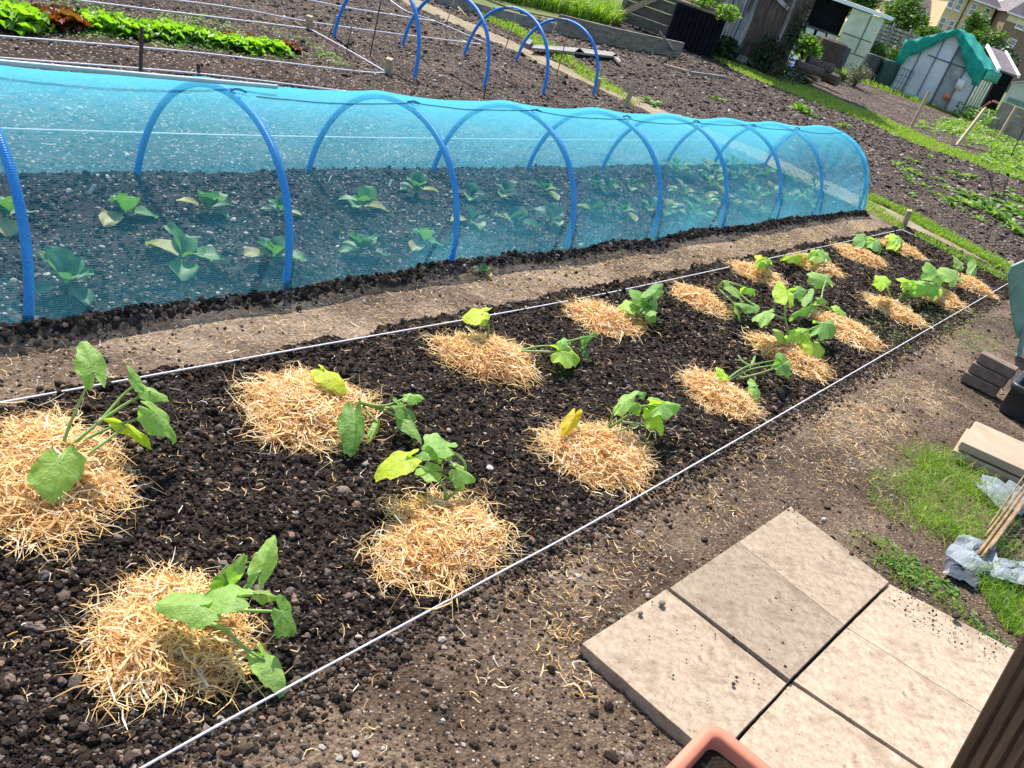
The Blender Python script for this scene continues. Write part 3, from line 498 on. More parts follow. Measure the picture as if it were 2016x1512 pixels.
squash((1885, 556), [(1881, 548, 1858, 519, 1898, 530, .16, .24, .55), (1893, 520, 1881, 499, 1897, 508, .2, .26, .6), (1922, 521, 1929, 554, 1933, 530, .14, .06, .4), (1878, 540, 1862, 540, 1868, 548, .14, .14, .6)], [ST((1886, 558, .04), (1882, 546, .14)), ST((1888, 556, .04), (1893, 522, .2)), ST((1905, 550, .05), (1922, 522, .14))], 'last squash plant near the grass path at the right end of the bed')
# ------------------------------------------------------------------ strings and pegs
def string(px, label, group='white strings marking the beds', z=.02, r=.0035, name='garden_line', zs=None):
    P = [G(a, b_, z if zs is None else zs[i]) for i, (a, b_) in enumerate(px)]; bb = B(); bb.tube(P, r, 6, sub=8); o = bb.build(name, M['twine'], org=P[0], smooth=True); tag(o, label, 'string', group); return o
string([(200, 1557), (470, 1406), (960, 1140), (1270, 970), (1755, 690), (1988, 556), (2060, 516)], 'white twisted string along the near side of the squash bed', r=.0034)
string([(-120, 815), (0, 793), (560, 692), (1120, 592), (1440, 525), (1775, 452)], 'white twisted string along the far side of the squash bed', r=.0034)
string([(1775, 452), (1985, 545), (2080, 586)], 'white string across the far end of the squash bed', r=.004)
string([(-40, 67), (0, 71), (380, 103), (700, 140), (764, 143)], 'white string in front of the lettuce row', r=.0065)
string([(-40, 110), (0, 114), (400, 146), (690, 181), (900, 205)], 'white string just behind the ridge of the net tunnel', r=.0065)
string([(100, -6), (300, 19), (604, 56)], 'white string behind the lettuce row ending at the tall peg', r=.008)
string([(300, -6), (470, 17), (604, 42), (760, 64), (947, 87)], 'white string running through the uncovered blue hoops', r=.007, z=.06)
string([(608, 0), (700, 18), (857, 42)], 'white string at the top edge, across the first blue hoop', r=.009, z=.06)
string([(610, 57), (690, 101), (762, 143)], 'white string slanting from the tall peg to the short peg', r=.007)
string([(760, -6), (800, 22), (857, 42), (960, 86)], 'white string on the far side of the blue hoops', r=.008)
string([(-60, 250), (120, 257), (640, 270), (1180, 276), (1390, 276)], 'white string on the soil seen through the net tunnel', r=.005)
string([(1310, 238), (1390, 276)], 'short white string slanting inside the view of the net', r=.005)
def peg(px, py, tx, ty, label, w=.028, mat='pole', name='wooden_peg', group='wooden pegs at the bed corners', lean=True):
    b = G(px, py); best = None
    for h in np.linspace(.05, 2.2, 216):   # the height whose top reaches the measured point
        p = b+np.array([0, 0, h])-EYE; c = p@CF; e = abs(756-FOC*(p@CU)/c-ty)
        if best is None or e < best[0]: best = (e, h)
    h = best[1]; top = G(tx, ty, h); up = top-b; L = np.linalg.norm(up); up /= L; a = np.cross(up, FH); a /= np.linalg.norm(a); c = np.cross(a, up)
    bb = B(); bb.box(b+up*(L/2-.04), (w, w*.8, L+.08), (a, c, up), .003 if w > .02 else .001); o = bb.build(name, M[mat], org=b); tag(o, label, 'peg', group); return o
peg(1778, 447, 1791, 414, 'pale wooden peg at the far corner of the squash bed', .05)
peg(1690, 412, 1697, 385, 'small wooden peg beside the end of the net tunnel', .03)
peg(1231, 210, 1247, 170, 'leaning wooden peg just behind the net tunnel', .06)
peg(1174, 184, 1181, 154, 'short wooden peg at the foot of the last uncovered hoop', .045)
peg(763, 147, 767, 115, 'short square wooden peg where two strings meet behind the tunnel', .06)
peg(608, 58, 610, 31, 'wooden peg at the corner beyond the lettuce row', .06)
peg(858, 45, 862, 29, 'small wooden peg between the blue hoops and the grass path', .05)
peg(277, 143, 279, 52, 'brown metal stake standing in front of the lettuce row', .02, 'timber2', 'stake', 'dark stakes behind the tunnel')
peg(391, 150, 391, 125, 'short dark stake poking up behind the net ridge', .022, 'timber2', 'stake', 'dark stakes behind the tunnel')
def stick(px, label, r, mat, name='bamboo_cane', group='canes stuck in the soil', cat='cane', z0=0, hz=None):
    (x0, y0), (x1, y1) = px; b = G(x0, y0, z0)
    if hz is None:
        best = None
        for h in np.linspace(.02, 2.5, 400):
            p = b+np.array([0, 0, h-z0])-EYE; c = p@CF; e = abs(756-FOC*(p@CU)/c-y1)
            if best is None or e < best[0]: best = (e, h)
        hz = best[1]
    t = G(x1, y1, hz); bb = B(); bb.tube([b-(t-b)*.06, b+(t-b)*.5, t], r, 6); o = bb.build(name, M[mat], org=b, smooth=True); tag(o, label, cat, group); return o
stick(((728, 112), (752, -8)), 'thin brown cane between the first two blue hoops', .006, 'darkcane')
stick(((646, 78), (662, 35)), 'short thin cane by the foot of the first blue hoop', .005, 'darkcane')
stick(((682, 104), (692, 52)), 'thin cane in the bed left of the first blue hoop foot', .005, 'darkcane')
stick(((904, 190), (912, 165)), 'short thin stick behind the tunnel ridge, the left of two', .005, 'darkcane')
stick(((952, 196), (957, 167)), 'short dark stick behind the tunnel ridge, the right of two', .006, 'darkcane')
stick(((992, 105), (1020, 18)), 'thin cane leaning against the third blue hoop', .006, 'cane')
stick(((1096, 148), (1124, 42)), 'thin cane leaning against the last blue hoop', .006, 'cane')
stick(((878, 48), (896, -4)), 'thin cane beyond the second blue hoop', .006, 'cane')
stick(((1652, 600), (1690, 522)), 'dark thin stick standing in the squash bed', .005, 'darkcane')
bb = B(); bb.tube([G(950, -4, .75), G(1010, 19, .68), G(1124, 41, .66)], .011, 6); tag(bb.build('bamboo_cane', M['cane'], org=G(1010, 19, .68), smooth=True), 'long horizontal cane laid across the tops of the blue hoops', 'cane', 'canes stuck in the soil')
# ------------------------------------------------------------------ net tunnel
TY, TA, TH = 3.235, .575, .652
HX = [-.75, .33, 1.37, 2.42, 3.46, 4.50, 5.53, 6.56, 7.62, 8.62, 9.92]
def prof(t, a=TA, h=TH):
    """t 0..1 near foot to far foot"""
    th = PI*t; c, s = math.cos(th), math.sin(th); e = .94
    return -a*math.copysign(abs(c)**e, c), h*abs(s)**e
tun = empty('net_tunnel', (4.5, TY, 0), 'long low tunnel of blue insect netting over blue hoops, covering cabbages', 'net tunnel')
for hx in HX:
    bb = B(); jx = hx+rng.normal(0, .006); P = [(jx, TY+prof(t)[0], prof(t)[1]-.03) for t in np.linspace(0, 1, 41)]
    P = [(P[0][0], P[0][1]+.01, -.15)]+P+[(P[-1][0], P[-1][1], -.15)]
    bb.tube(P, .0165, 12); bb.build('hoop', M['hoop'], tun, smooth=True)
def foot(x): return .11*(fbm(np.asarray(x, float), np.asarray(x, float)*0+9.0, 1.6, 2)-.5)
def netpt(x, t, off=.008):
    y, z = prof(t, TA+.022+off, TH-.012+off)
    j = np.searchsorted(HX, x); x0 = HX[max(j-1, 0)]; x1 = HX[min(j, len(HX)-1)]
    q = 0 if x1 == x0 else np.clip((x-x0)/(x1-x0), 0, 1); sag = math.sin(PI*q)**.8 if 0 < q < 1 else 0
    m = 1-.035*sag*math.sin(PI*t); y *= 1-.06*sag*(math.sin(PI*t)**.5); z *= m
    wr = .010*(fbm(np.array(x*1.0), np.array(t*3.0), 3.0, 3)-.5)*2*sag
    skirt = float(foot(x))*(1-t/.1) if t < .1 else 0
    return np.array([x, TY+y*(1+wr)+ skirt, max(z, -.0)*(1+wr)])
nxs = np.concatenate([np.linspace(HX[i], HX[i+1], 15)[:-1] for i in range(len(HX)-1)]+[[HX[-1]]]); nts = np.linspace(0, 1, 57)
V = []; U = []
for x in nxs:
    prev = None; L = 0
    for t in nts:
        p = netpt(x, t)
        if t == 0: p[2] = -.03
        if t == 1: p[2] = -.03
        if prev is not None: L += np.linalg.norm(p-prev)
        prev = p; V.append(p-np.array([4.5, TY, 0])); U.append((x, L))
nt_ = len(nts); F = [(i*nt_+j, (i+1)*nt_+j, (i+1)*nt_+j+1, i*nt_+j+1) for i in range(len(nxs)-1) for j in range(nt_-1)]
# gathered end
k0 = len(V); ring = (len(nxs)-1)*nt_
for s in range(1, 9):
    q = s/8
    for j, t in enumerate(nts):
        p = np.array(V[ring+j]); tgt = np.array([HX[-1]-4.5+.07, (p[1])*.25, .0]); w = q; pt = p*(1-w)+tgt*w
        pt[0] = HX[-1]-4.5+.10*math.sin(PI*q)*(.6+.4*math.sin(j*1.3)) + .02*math.sin(j*.9+s); pt[2] = max(pt[2], -.02); V.append(pt); U.append((q*.6, j*.03))
for s in range(8):
    r0 = ring if s == 0 else k0+(s-1)*nt_; r1 = k0+s*nt_
    F += [(r0+j, r1+j, r1+j+1, r0+j+1) for j in range(nt_-1)]
link('net', mesh('net', V, F, M['net'], uv=U, smooth=True), tun)
bb = B(); bb.tube([np.array([x, TY-.02, TH+.028-.012*max(0, x-1.4)]) for x in np.linspace(-.7, 2.65, 30)], .010, 8); bb.build('ridge_pole', simple('grey_hose', (.30, .42, .42), (.42, .52, .50), 8, .5, .001, 100), tun, smooth=True)
MC = simple('dark_teal_cord', (.03, .22, .30), (.05, .30, .38), 20, .7, 0)
for tt, xa, xb, dip in ((.47, 2.5, 9.9, .0),):
    pts = [netpt(x, tt+.012*math.sin(x*1.9), .010)+np.array([0, 0, .002]) for x in np.linspace(xa, xb, 150)]; bb = B(); bb.tube(pts, .0028, 5); bb.build('cord', MC, tun, smooth=True)
for hx in HX[2:-1]:                                            # clips where the cord is tied to each hoop
    p = netpt(hx, .47, .012); bb = B(); bb.tube([p+np.array([-.03, .01, .0]), p+np.array([0, 0, .010]), p+np.array([.035, -.012, .002])], .006, 6, sub=3); bb.build('cord_knot', MC, tun, smooth=True)
x = rng.uniform(.3, 10, 16000); y = .955+rng.normal(0, .05, len(x))-.05*(fbm(x, x*0+3, 2, 2)-.4); kk = inframe(x, y, 60); x, y = x[kk], y[kk]
lumps('edge_crumbs', x, y, np.clip(rng.lognormal(math.log(.0042), .5, len(x)), .002, .014), M['clod'], rng.random(len(x))**.6*.97, 1, .75, .3, .25, False, 'dark crumbs spilling from the bed over the near string')
# dark crumbly ridge of soil holding the net down
x = rng.uniform(.8, 9.9, 9000); y = 2.622+rng.normal(0, .03, len(x))+foot(x); kk = inframe(x, y, 100); x, y = x[kk], y[kk]
lumps('soil_ridge', x, y, np.clip(rng.lognormal(math.log(.0052), .5, len(x)), .002, .017), M['clod'], rng.random(len(x))**.6*.97, 1, .85, .2, .25, False, 'dark crumbly soil heaped along the foot of the net')
# ------------------------------------------------------------------ uncovered hoops behind
for i, (a, b_, lb) in enumerate([((6.45, 7.13), (6.41, 5.93), 'first uncovered blue hoop from the left, its top cut by the frame'), ((7.41, 7.13), (7.34, 5.86), 'second uncovered blue hoop from the left'), ((8.33, 7.05), (8.26, 5.80), 'third uncovered blue hoop from the left, a cane leaning on it'), ((9.37, 7.11), (9.5, 5.98), 'last uncovered blue hoop, next to the grass path')]):
    a = np.array(a); b2 = np.array(b_); mid = (a+b2)/2; e = (b2-a)/2; hh = [.72, .70, .69, .66][i]; P = []
    for t in np.linspace(0, 1, 41):
        yy, zz = prof(t, 1, hh); xy = mid+e*yy; P.append((xy[0], xy[1], zz))
    P = [(P[0][0], P[0][1], -.1)]+P+[(P[-1][0], P[-1][1], -.1)]
    bb = B(); bb.tube(P, .0185, 10); tag(bb.build('pipe_hoop', M['hoop'], org=(mid[0], mid[1], 0), smooth=True), lb, 'hoop', 'bare blue hoops behind the tunnel')
# ------------------------------------------------------------------ rosette plants (cabbages, lettuces, weeds)
def rleaf(L, Wd, az, el, curl, ruffle, base=(0, 0, 0), stalk=.25, nu=7, nv=5, seed=0):
    r_ = np.random.default_rng(seed); V = []; ph = r_.random()*6; d = np.array([math.cos(az), math.sin(az), 0]); s = np.array([-math.sin(az), math.cos(az), 0]); p = np.array(base, float); e = el
    for i in range(nu+1):
        q = i/nu; w = Wd*(.08 if q < stalk else math.sin(PI*min(1, ((q-stalk)/(1-stalk))*.86+.12))**.7*.5+.02)
        for j in range(-nv//2+1, nv//2+1):
            v = j/(nv//2); rf = ruffle*Wd*math.sin(q*9+ph+v*5)*abs(v)*q
            V.append(p+s*w*v+np.array([-d[0]*math.sin(e), -d[1]*math.sin(e), math.cos(e)])*(abs(v)**1.5*w*.35+rf))
        p = p+(d*math.cos(e)+np.array([0, 0, math.sin(e)]))*(L/nu); e -= curl/nu
    m = nv//2*2+1 if nv % 2 else nv; m = len(V)//(nu+1)
    F = [(i*m+j, i*m+j+1, (i+1)*m+j+1, (i+1)*m+j) for i in range(nu) for j in range(m-1)]; return V, F
def cabbage_proto(kind, seed):
    r_ = random.Random(seed); root = bpy.data.objects.new('cabbage', None); root.empty_display_size = .05
    ch = []
    n = [7, 6, 8][kind]
    for i in range(n):
        outer = i < 3; az = i*2.4+r_.uniform(-.3, .3); L = r_.uniform(.10, .14) if outer else r_.uniform(.075, .11); el = r_.uniform(.15, .5) if outer else r_.uniform(.85, 1.35)
        V, F = rleaf(L, L*((.62 if outer else .82) if kind < 2 else (.4 if outer else .8)), az, el, .7, .1, (0, 0, .02), .35 if outer else .2, 8, 5, seed*31+i)
        tone = (r_.choice([.35, .6, .9]) if outer else r_.uniform(.4, .75)) if kind != 1 else r_.uniform(0, .3) + (.7 if outer and r_.random() < .4 else 0)
        ch.append(mesh('leaf', V, F, M['cab'], np.full(len(V), min(tone, 1)), smooth=True))
    return ch
CP = [cabbage_proto(k % 3, 11+k) for k in range(6)]
def place_rosette(name, px, py, protos, sc, label, cat, group):
    p = G(px, py); root = empty(name, (p[0], p[1], float(hgt(np.array([p[0]]), np.array([p[1]]))[0])), label, cat, group); root.rotation_euler = (0, 0, rng.random()*6.28); root.scale = (sc,)*3
    for me in protos: link('leaf', me, root)
    return root
cabs = [(10, 440, 1.25, 0, 'cabbage cut by the left edge inside the tunnel'), (128, 575, 1.5, 2, 'large cabbage by the first near hoop, ragged leaf on the right'), (243, 428, 1.25, 0, 'cabbage with three upright leaves, left of the hoop, back row'), (405, 418, 1.2, 2, 'cabbage with a yellow fallen leaf, back row between two hoops'), (355, 520, 1.5, 0, 'full green cabbage in the front row, centre of the first bay'), (532, 520, 1.35, 3, 'cabbage just left of the second near hoop'), (550, 420, .9, 2, 'small yellowing cabbage hidden by the second near hoop'),
        (712, 408, 1.25, 0, 'cabbage with a long yellow leaf to its left, third bay back row'), (815, 385, 1.2, 2, 'dull green cabbage near the far side, third bay'), (705, 500, 1.15, 5, 'small cabbage in the front row of the third bay'), (828, 480, 1.1, 0, 'small cabbage with a dry brown leaf by the third near hoop'), (950, 535, .6, 3, 'tiny seedling cabbage at the front of the fourth bay'),
        (925, 385, 1.2, 1, 'purple cabbage right behind the third near hoop'), (990, 388, 1.2, 4, 'purple cabbage in the back row of the fourth bay'), (1066, 380, 1.2, 1, 'purple cabbage at the right of the fourth bay, back row'), (1010, 445, 1.3, 4, 'broad blue green cabbage in the centre of the fourth bay'), (925, 440, 1.2, 1, 'blue green cabbage next to the hoop, fourth bay front row'), (1078, 440, 1.2, 4, 'pinkish purple cabbage left of the fourth near hoop'),
        (1165, 370, 1.1, 1, 'purple cabbage in the fifth bay, leftmost of the back row'), (1192, 372, 1.2, 4, 'grey blue cabbage in the fifth bay, middle of the back row'), (1240, 366, 1.1, 1, 'grey blue cabbage in the fifth bay, right of the back row'), (1165, 422, 1.2, 4, 'teal cabbage in the fifth bay, front row left'), (1220, 420, 1.2, 1, 'teal cabbage in the fifth bay, front row right'), (1275, 412, 1.1, 4, 'blue cabbage touching the fifth near hoop')]
for px, py, sc, k, lb in cabs: place_rosette('cabbage', px, py+8, CP[k], sc*.92, lb, 'cabbage', 'cabbages under the net')
def sprout_proto(seed):
    r_ = random.Random(seed); ch = []
    for i in range(8):
        V, F = rleaf(r_.uniform(.10, .2), .07, i*2.4+r_.uniform(-.4, .4), r_.uniform(.4, 1.2), 1.0, .12, (0, 0, .02), .5, 7, 5, seed*17+i); ch.append(mesh('leaf', V, F, M['cab'], np.full(len(V), r_.choice([.35, .5, .65, .9, .5])), smooth=True))
    return ch
SP = [sprout_proto(k) for k in range(4)]
spr = [(1325, 345), (1345, 385), (1365, 425), (1310, 420), (1330, 300+40), (1390, 330), (1398, 350), (1385, 405), (1395, 370), (1425, 395), (1445, 350), (1468, 365), (1480, 395), (1460, 410), (1500, 345), (1515, 380), (1545, 395), (1570, 388), (1590, 400), (1560, 360), (1440, 325), (1545, 345), (1600, 370), (1490, 420)]
for i, (px, py) in enumerate(spr): place_rosette('kale_plant', px, py+6, SP[i % 4], .95, 'leafy green kale plant in the crowded far end of the net tunnel', 'kale', 'kale plants crowded at the far end of the tunnel')
for i, (px, py, lb) in enumerate([(170, 388, 'white plant label at the left, between the first two hoops'), (352, 372, 'pale plant label in the first bay back row'), (642, 367, 'thin white plant label right of the second hoop'), (764, 376, 'thin white plant label in the third bay')]):
    p = G(px, py); bb = B(); bb.box(p+np.array([0, 0, .03]), (.018, .002, .085), None, 0); o = bb.build('plant_label', M['white'], org=p); o.rotation_euler = (.3, .3, .5*i); tag(o, lb, 'plant label', 'plant labels under the net')
# lettuces
def head(mat, seed, L=.17, n=34):
    r_ = random.Random(seed); bb = B()
    for i in range(n):
        q = i/n; V, F = rleaf(L*(1.0-.45*q)*r_.uniform(.85, 1.15), L*.75*(1-.2*q), i*2.4+r_.uniform(-.4, .4), .25+1.15*q, .9*(1-q), .22, (0, 0, .015), .1, 7, 5, seed*50+i); bb.add(V, F, min(1, max(0, .25+.6*q+r_.uniform(-.25, .25))))
    V = np.vstack(bb.V); return mesh('lettuce', V, bb.F, mat, np.concatenate(bb.T), smooth=True)
LG = [head(M['let'], s) for s in (1, 2, 3)]; LR = [head(M['redlet'], s, .16) for s in (7, 8)]
lets = [(-8, 52, 'g', 1.7, 'green lettuce cut by the left edge of the photo'), (30, 52, 'g', 1.75, 'big green lettuce at the left, next to the red ones'), (62, 55, 'g', 1.2, 'smaller green lettuce tucked left of the red pair'), (92, 54, 'r', 1.5, 'dark red lettuce, left of the red pair'), (128, 56, 'r', 1.6, 'red and brown lettuce, right of the red pair'), (168, 58, 'g', 1.3, 'pale green lettuce just right of the red pair'), (203, 62, 'g', 1.5, 'green lettuce between the red pair and the stake'), (238, 68, 'g', 1.4, 'yellow green lettuce left of the metal stake'), (268, 72, 'g', 1.2, 'yellow green lettuce behind the metal stake'), (298, 70, 'g', 1.25, 'bright lettuce right of the metal stake'), (330, 75, 'g', 1.4, 'dark green cupped lettuce right of the metal stake'),
        (366, 80, 'g', 1.3, 'bright yellow lettuce in the middle of the row'), (398, 86, 'g', 1.3, 'broad yellow green lettuce left of the far red ones'), (425, 90, 'g', 1.1, 'yellow green lettuce in front of the small red heads'), (452, 80, 'r', .8, 'small red lettuce behind the green row'), (460, 96, 'g', 1.2, 'green lettuce in front of the small red heads'), (490, 98, 'g', 1.15, 'green lettuce near the right end of the row'), (492, 84, 'r', .8, 'small red lettuce second behind the green row'), (520, 98, 'g', 1.1, 'yellow lettuce near the right end of the row'), (545, 104, 'g', 1.1, 'last yellow green lettuce of the row'), (562, 98, 'r', .9, 'red lettuce at the right end of the row'), (580, 103, 'r', .7, 'tiny red lettuce closing the row')]
for i, (px, py, k, sc, lb) in enumerate(lets):
    p = G(px, py); o = link('lettuce', (LG if k == 'g' else LR)[i % (3 if k == 'g' else 2)]); o.location = (p[0], p[1], .0); o.rotation_euler = (0, 0, i*1.7); o.scale = (sc*.75,)*3; tag(o, lb, 'lettuce', 'lettuces in a row')
# ------------------------------------------------------------------ grass, weeds, loose straw as stuff
def blades(name, pos, hmin, hmax, wd, label, mat='grass', lean=.5, tmin=0, tmax=.9, kind='stuff', parent=None, dirn=None):
    n = len(pos); h = rng.uniform(hmin, hmax, n); a = rng.random(n)*2*PI if dirn is None else dirn+rng.normal(0, .7, n); d = np.stack([np.cos(a), np.sin(a), np.zeros(n)], 1); f = rng.random(n)*2*PI; s = np.stack([np.cos(f), np.sin(f), np.zeros(n)], 1)
    ln = np.abs(rng.normal(lean, .3, n)); V = np.zeros((n, 5, 3)); w = wd*rng.uniform(.6, 1.3, n)
    z = np.array([0, 0, 1.]); m = pos+z*(h*.55)[:, None]+d*(h*ln*.25)[:, None]; t = pos+z*(h*np.clip(1-ln*.35, .3, 1))[:, None]+d*(h*ln*.9)[:, None]
    V[:, 0] = pos+s*w[:, None]*.5; V[:, 1] = pos-s*w[:, None]*.5; V[:, 2] = m-s*w[:, None]*.4; V[:, 3] = m+s*w[:, None]*.4; V[:, 4] = t
    F = [x for i in range(n) for x in ((i*5, i*5+1, i*5+2, i*5+3), (i*5+3, i*5+2, i*5+4))]
    o = link(name, mesh(name, V.reshape(-1, 3), F, M[mat], np.repeat(np.clip(rng.normal((tmin+tmax)/2, (tmax-tmin)/3, n), 0, 1), 5)), parent)
    if parent is None: tag(o, label, kind=kind)
    return o
def patch(poly, n, dens=None, rnd=.25):
    """n ground points inside the world polygon whose corners were measured in the photo"""
    P = np.array([G(a, b_)[:2] for a, b_ in poly]); lo, hi = P.min(0), P.max(0); out = []; tot = 0
    while tot < n:
        q = rng.uniform(lo, hi, (n*2, 2)); q = q[inpoly(q, P)]
        if dens: q = q[fbm(q[:, 0], q[:, 1], dens[0], 2)+rng.random(len(q))*rnd > dens[1]+(rnd-.25)/2]
        out.append(q); tot += len(q)
    q = np.vstack(out)[:n]; return np.stack([q[:, 0], q[:, 1], hgt(q[:, 0], q[:, 1])], 1)
for pl_, n_ in (([(1825, 885), (1895, 915), (1985, 1010), (1980, 1085), (1905, 1080), (1810, 1030), (1760, 985), (1770, 950)], 1500), ([(1790, 870), (1910, 900), (2000, 1000), (2000, 1100), (1890, 1095), (1780, 1050), (1700, 985), (1715, 930)], 900)):
    blades('grass', patch(pl_, n_, (7, .60), .5), .03, .13, .0028, 'bright scruffy grass beside the paving slabs', lean=1.5, tmin=.25, tmax=1)
blades('grass', patch([(1900, 1130), (2016, 1110), (2030, 1290), (1960, 1230)], 1000, (9, .58), .5), .02, .10, .003, 'grass around the grey fabric scraps', lean=1.0, tmin=.1, tmax=.8)
blades('grass', patch([(1640, 1060), (1700, 1090), (1800, 1200), (1960, 1290), (1900, 1180), (1760, 1080), (1700, 1040)], 420, (9, .62), .5), .01, .05, .003, 'thin grass along the edge of the slabs', lean=1.0, tmin=.3, tmax=.9)
blades('grass', patch([(1690, 388), (1740, 405), (1800, 440), (2000, 545), (2000, 530), (1850, 450), (1800, 425), (1720, 388)], 5200), .02, .07, .008, 'grass along the worn path beyond the bed', lean=.8, tmin=.3, tmax=.95)
blades('grass', patch([(1690, 388), (1712, 398), (1785, 445), (1776, 455), (1730, 430), (1690, 408)], 1100), .015, .05, .007, 'grass on the near side of the worn path', lean=.9, tmin=.4, tmax=1)
blades('grass', patch([(1800, 458), (1990, 548), (1990, 562), (1880, 512), (1796, 468)], 1300), .015, .06, .007, 'grass between the far string and the worn path', lean=.9, tmin=.3, tmax=.95)
blades('grass', patch([(1060, 95), (1110, 130), (1240, 205), (1262, 206), (1160, 140), (1090, 90), (930, 10), (880, 0)], 3200, (3, .4)), .02, .09, .012, 'grass tufts along the path behind the bare hoops', lean=.8, tmin=.4, tmax=.95)
blades('grass', patch(STRIP, 11000), .03, .10, .014, 'strip of bright unmown grass between the plots', lean=.8, tmin=.5, tmax=1)
blades('grass', patch([(1690, 160), (1740, 180), (1890, 232), (2040, 290), (2040, 262), (1900, 215), (1740, 165)], 5000), .06, .25, .03, 'grass in front of the greenhouse', lean=.7, tmin=.3, tmax=.9)
blades('grass', patch([(1620, 110), (1700, 125), (1760, 150), (1760, 175), (1680, 155), (1630, 140)], 3500), .06, .22, .03, 'sunlit grass between the log pile and the pale shed', lean=.7, tmin=.5, tmax=1)
blades('grass', patch([(955, -20), (1210, 32), (1215, 52), (1080, 22), (960, -5)], 7000), .15, .5, .03, 'tall bright grass bank at the top of the plots', lean=.6, tmin=.3, tmax=.9)
def leaflets(bb, c, rad, n, size, tr=(0, 1), flat=.5, zmin=None):
    c = np.asarray(c, float); d = rng.normal(0, 1, (n, 3)); d /= np.linalg.norm(d, axis=1)[:, None]; r = rng.random(n)**.45
    P = c+d*r[:, None]*np.asarray(rad)
    if zmin is not None: P[:, 2] = np.maximum(P[:, 2], zmin)
    a = rng.normal(0, 1, (n, 3)); a[:, 2] *= flat; a /= np.linalg.norm(a, axis=1)[:, None]; b_ = rng.normal(0, 1, (n, 3)); b_ = np.cross(a, b_); b_ /= np.linalg.norm(b_, axis=1)[:, None]
    s = size*rng.uniform(.6, 1.3, n)[:, None]; V = np.stack([P-a*s*.5, P+b_*s*.32, P+a*s*.5, P-b_*s*.32], 1).reshape(-1, 3)
    F = [(i*4, i*4+1, i*4+2, i*4+3) for i in range(n)]; bb.add(V, F, np.repeat(rng.uniform(tr[0], tr[1], n), 4))
# individual leafy weeds / potato plants on the plots
WP = []
for k in range(4):
    bb = B()
    for i in range(16):
        V, F = rleaf(rng.uniform(.1, .2), .07, i*2.4, rng.uniform(.1, 1.0), .8, .15, (rng.normal(0, .04), rng.normal(0, .04), .0), .3, 6, 5, 900+k*40+i); bb.add(V, F, rng.uniform(.1, 1))
    WP.append(mesh('weed_plant', np.vstack(bb.V), bb.F, M['weed'], np.concatenate(bb.T), smooth=True))
def weed(px, py, sc, label, group, k=0, cat='plant', name='leafy_plant'):
    p = G(px, py); o = link(name, WP[k % 4]); o.location = (p[0], p[1], .0); o.rotation_euler = (0, 0, rng.random()*6); o.scale = (sc,)*3; tag(o, label, cat, group); return o
for i, (px, py, sc, lb) in enumerate([(1570, 218, 1.6, 'yellow green plant behind the net ridge, the larger one'), (1590, 224, 1.2, 'grey green plant beside the larger one behind the net ridge'), (1280, 204, 1.0, 'small green plant right of the leaning peg'), (1410, 197, .8, 'small pale plant in the middle of the stony plot'), (1655, 250, 1.0, 'plant just above the rounded end of the tunnel'), (1110, 108, .9, 'dark green weed by the fallen boards'), (1242, 92, .9, 'single bright seedling below the timber edging')]): weed(px, py, sc, lb, 'self sown plants in the stony plot', i)
for i, (px, py, sc) in enumerate([(1765, 325, .8), (1780, 335, .9), (1795, 318, .7), (1805, 345, .8), (1790, 358, .9), (1815, 365, .7), (1850, 355, .6), (1880, 345, 1.1), (1905, 350, 1.0), (1860, 372, .8), (1845, 385, .7), (1795, 385, .6), (1868, 320, .6), (1830, 310, .7), (1960, 385, .8), (1985, 375, .8)]): weed(px, py, sc, 'small pale green plant in the loose patch right of the tunnel end', 'small plants in the loose patch', i)
for i, (px, py, sc) in enumerate([(1890, 400, 1.3), (1915, 392, 1.5), (1930, 410, 1.3), (1950, 420, 1.4), (1970, 430, 1.5), (1990, 412, 1.6), (2010, 430, 1.5), (1985, 445, 1.3), (2012, 462, 1.4), (1925, 432, .8), (2000, 395, 1.2), (1870, 405, .9)]): weed(px, py, sc, 'bushy green plant in the row by the right edge of the photo', 'bushy row plants at the right edge', i+1)
def leafstuff(name, poly, n, size, h, label, mat='weed', tr=(.3, 1), dens=(1.2, .45)):
    P = patch(poly, n, dens); P[:, 2] += rng.random(n)*h; a = rng.normal(0, 1, (n, 3)); a[:, 2] *= .4; a /= np.linalg.norm(a, axis=1)[:, None]; b_ = np.cross(a, np.array([0, 0, 1])+rng.normal(0, .5, (n, 3))); b_ /= np.linalg.norm(b_, axis=1)[:, None]; s = size*rng.uniform(.6, 1.3, n)[:, None]
    V = np.stack([P-a*s*.5, P+b_*s*.35, P+a*s*.5, P-b_*s*.35], 1).reshape(-1, 3); o = link(name, mesh(name, V, np.arange(n*4).reshape(n, 4), M[mat], np.repeat(rng.uniform(*tr, n), 4))); tag(o, label, kind='stuff')
leafstuff('ground_cover', [(1800, 250), (1850, 240), (1950, 250), (2040, 280), (2040, 330), (1960, 300), (1900, 290)], 2600, .10, .16, 'pale leafed low plants beyond the grass strip', tr=(.6, 1), dens=(.8, .62))
leafstuff('ground_cover', [(1920, 315), (1960, 295), (2040, 300), (2040, 370), (1960, 340)], 1500, .10, .14, 'pale potato foliage beside the grass strip', tr=(.6, 1), dens=(.8, .6))
leafstuff('ground_cover', [(1870, 225), (1950, 235), (2040, 262), (2040, 285), (1930, 255)], 3500, .14, .45, 'bright green nettles in front of the block greenhouse', tr=(.2, .9), dens=(1, .3))
leafstuff('seedling_carpet', [(150, 5), (430, 35), (600, 60), (690, 135), (330, 95), (600, 125), (0, 62), (0, 10)], 5000, .018, .02, 'carpet of tiny seedlings around the lettuces', tr=(.4, 1), dens=(2, .5))
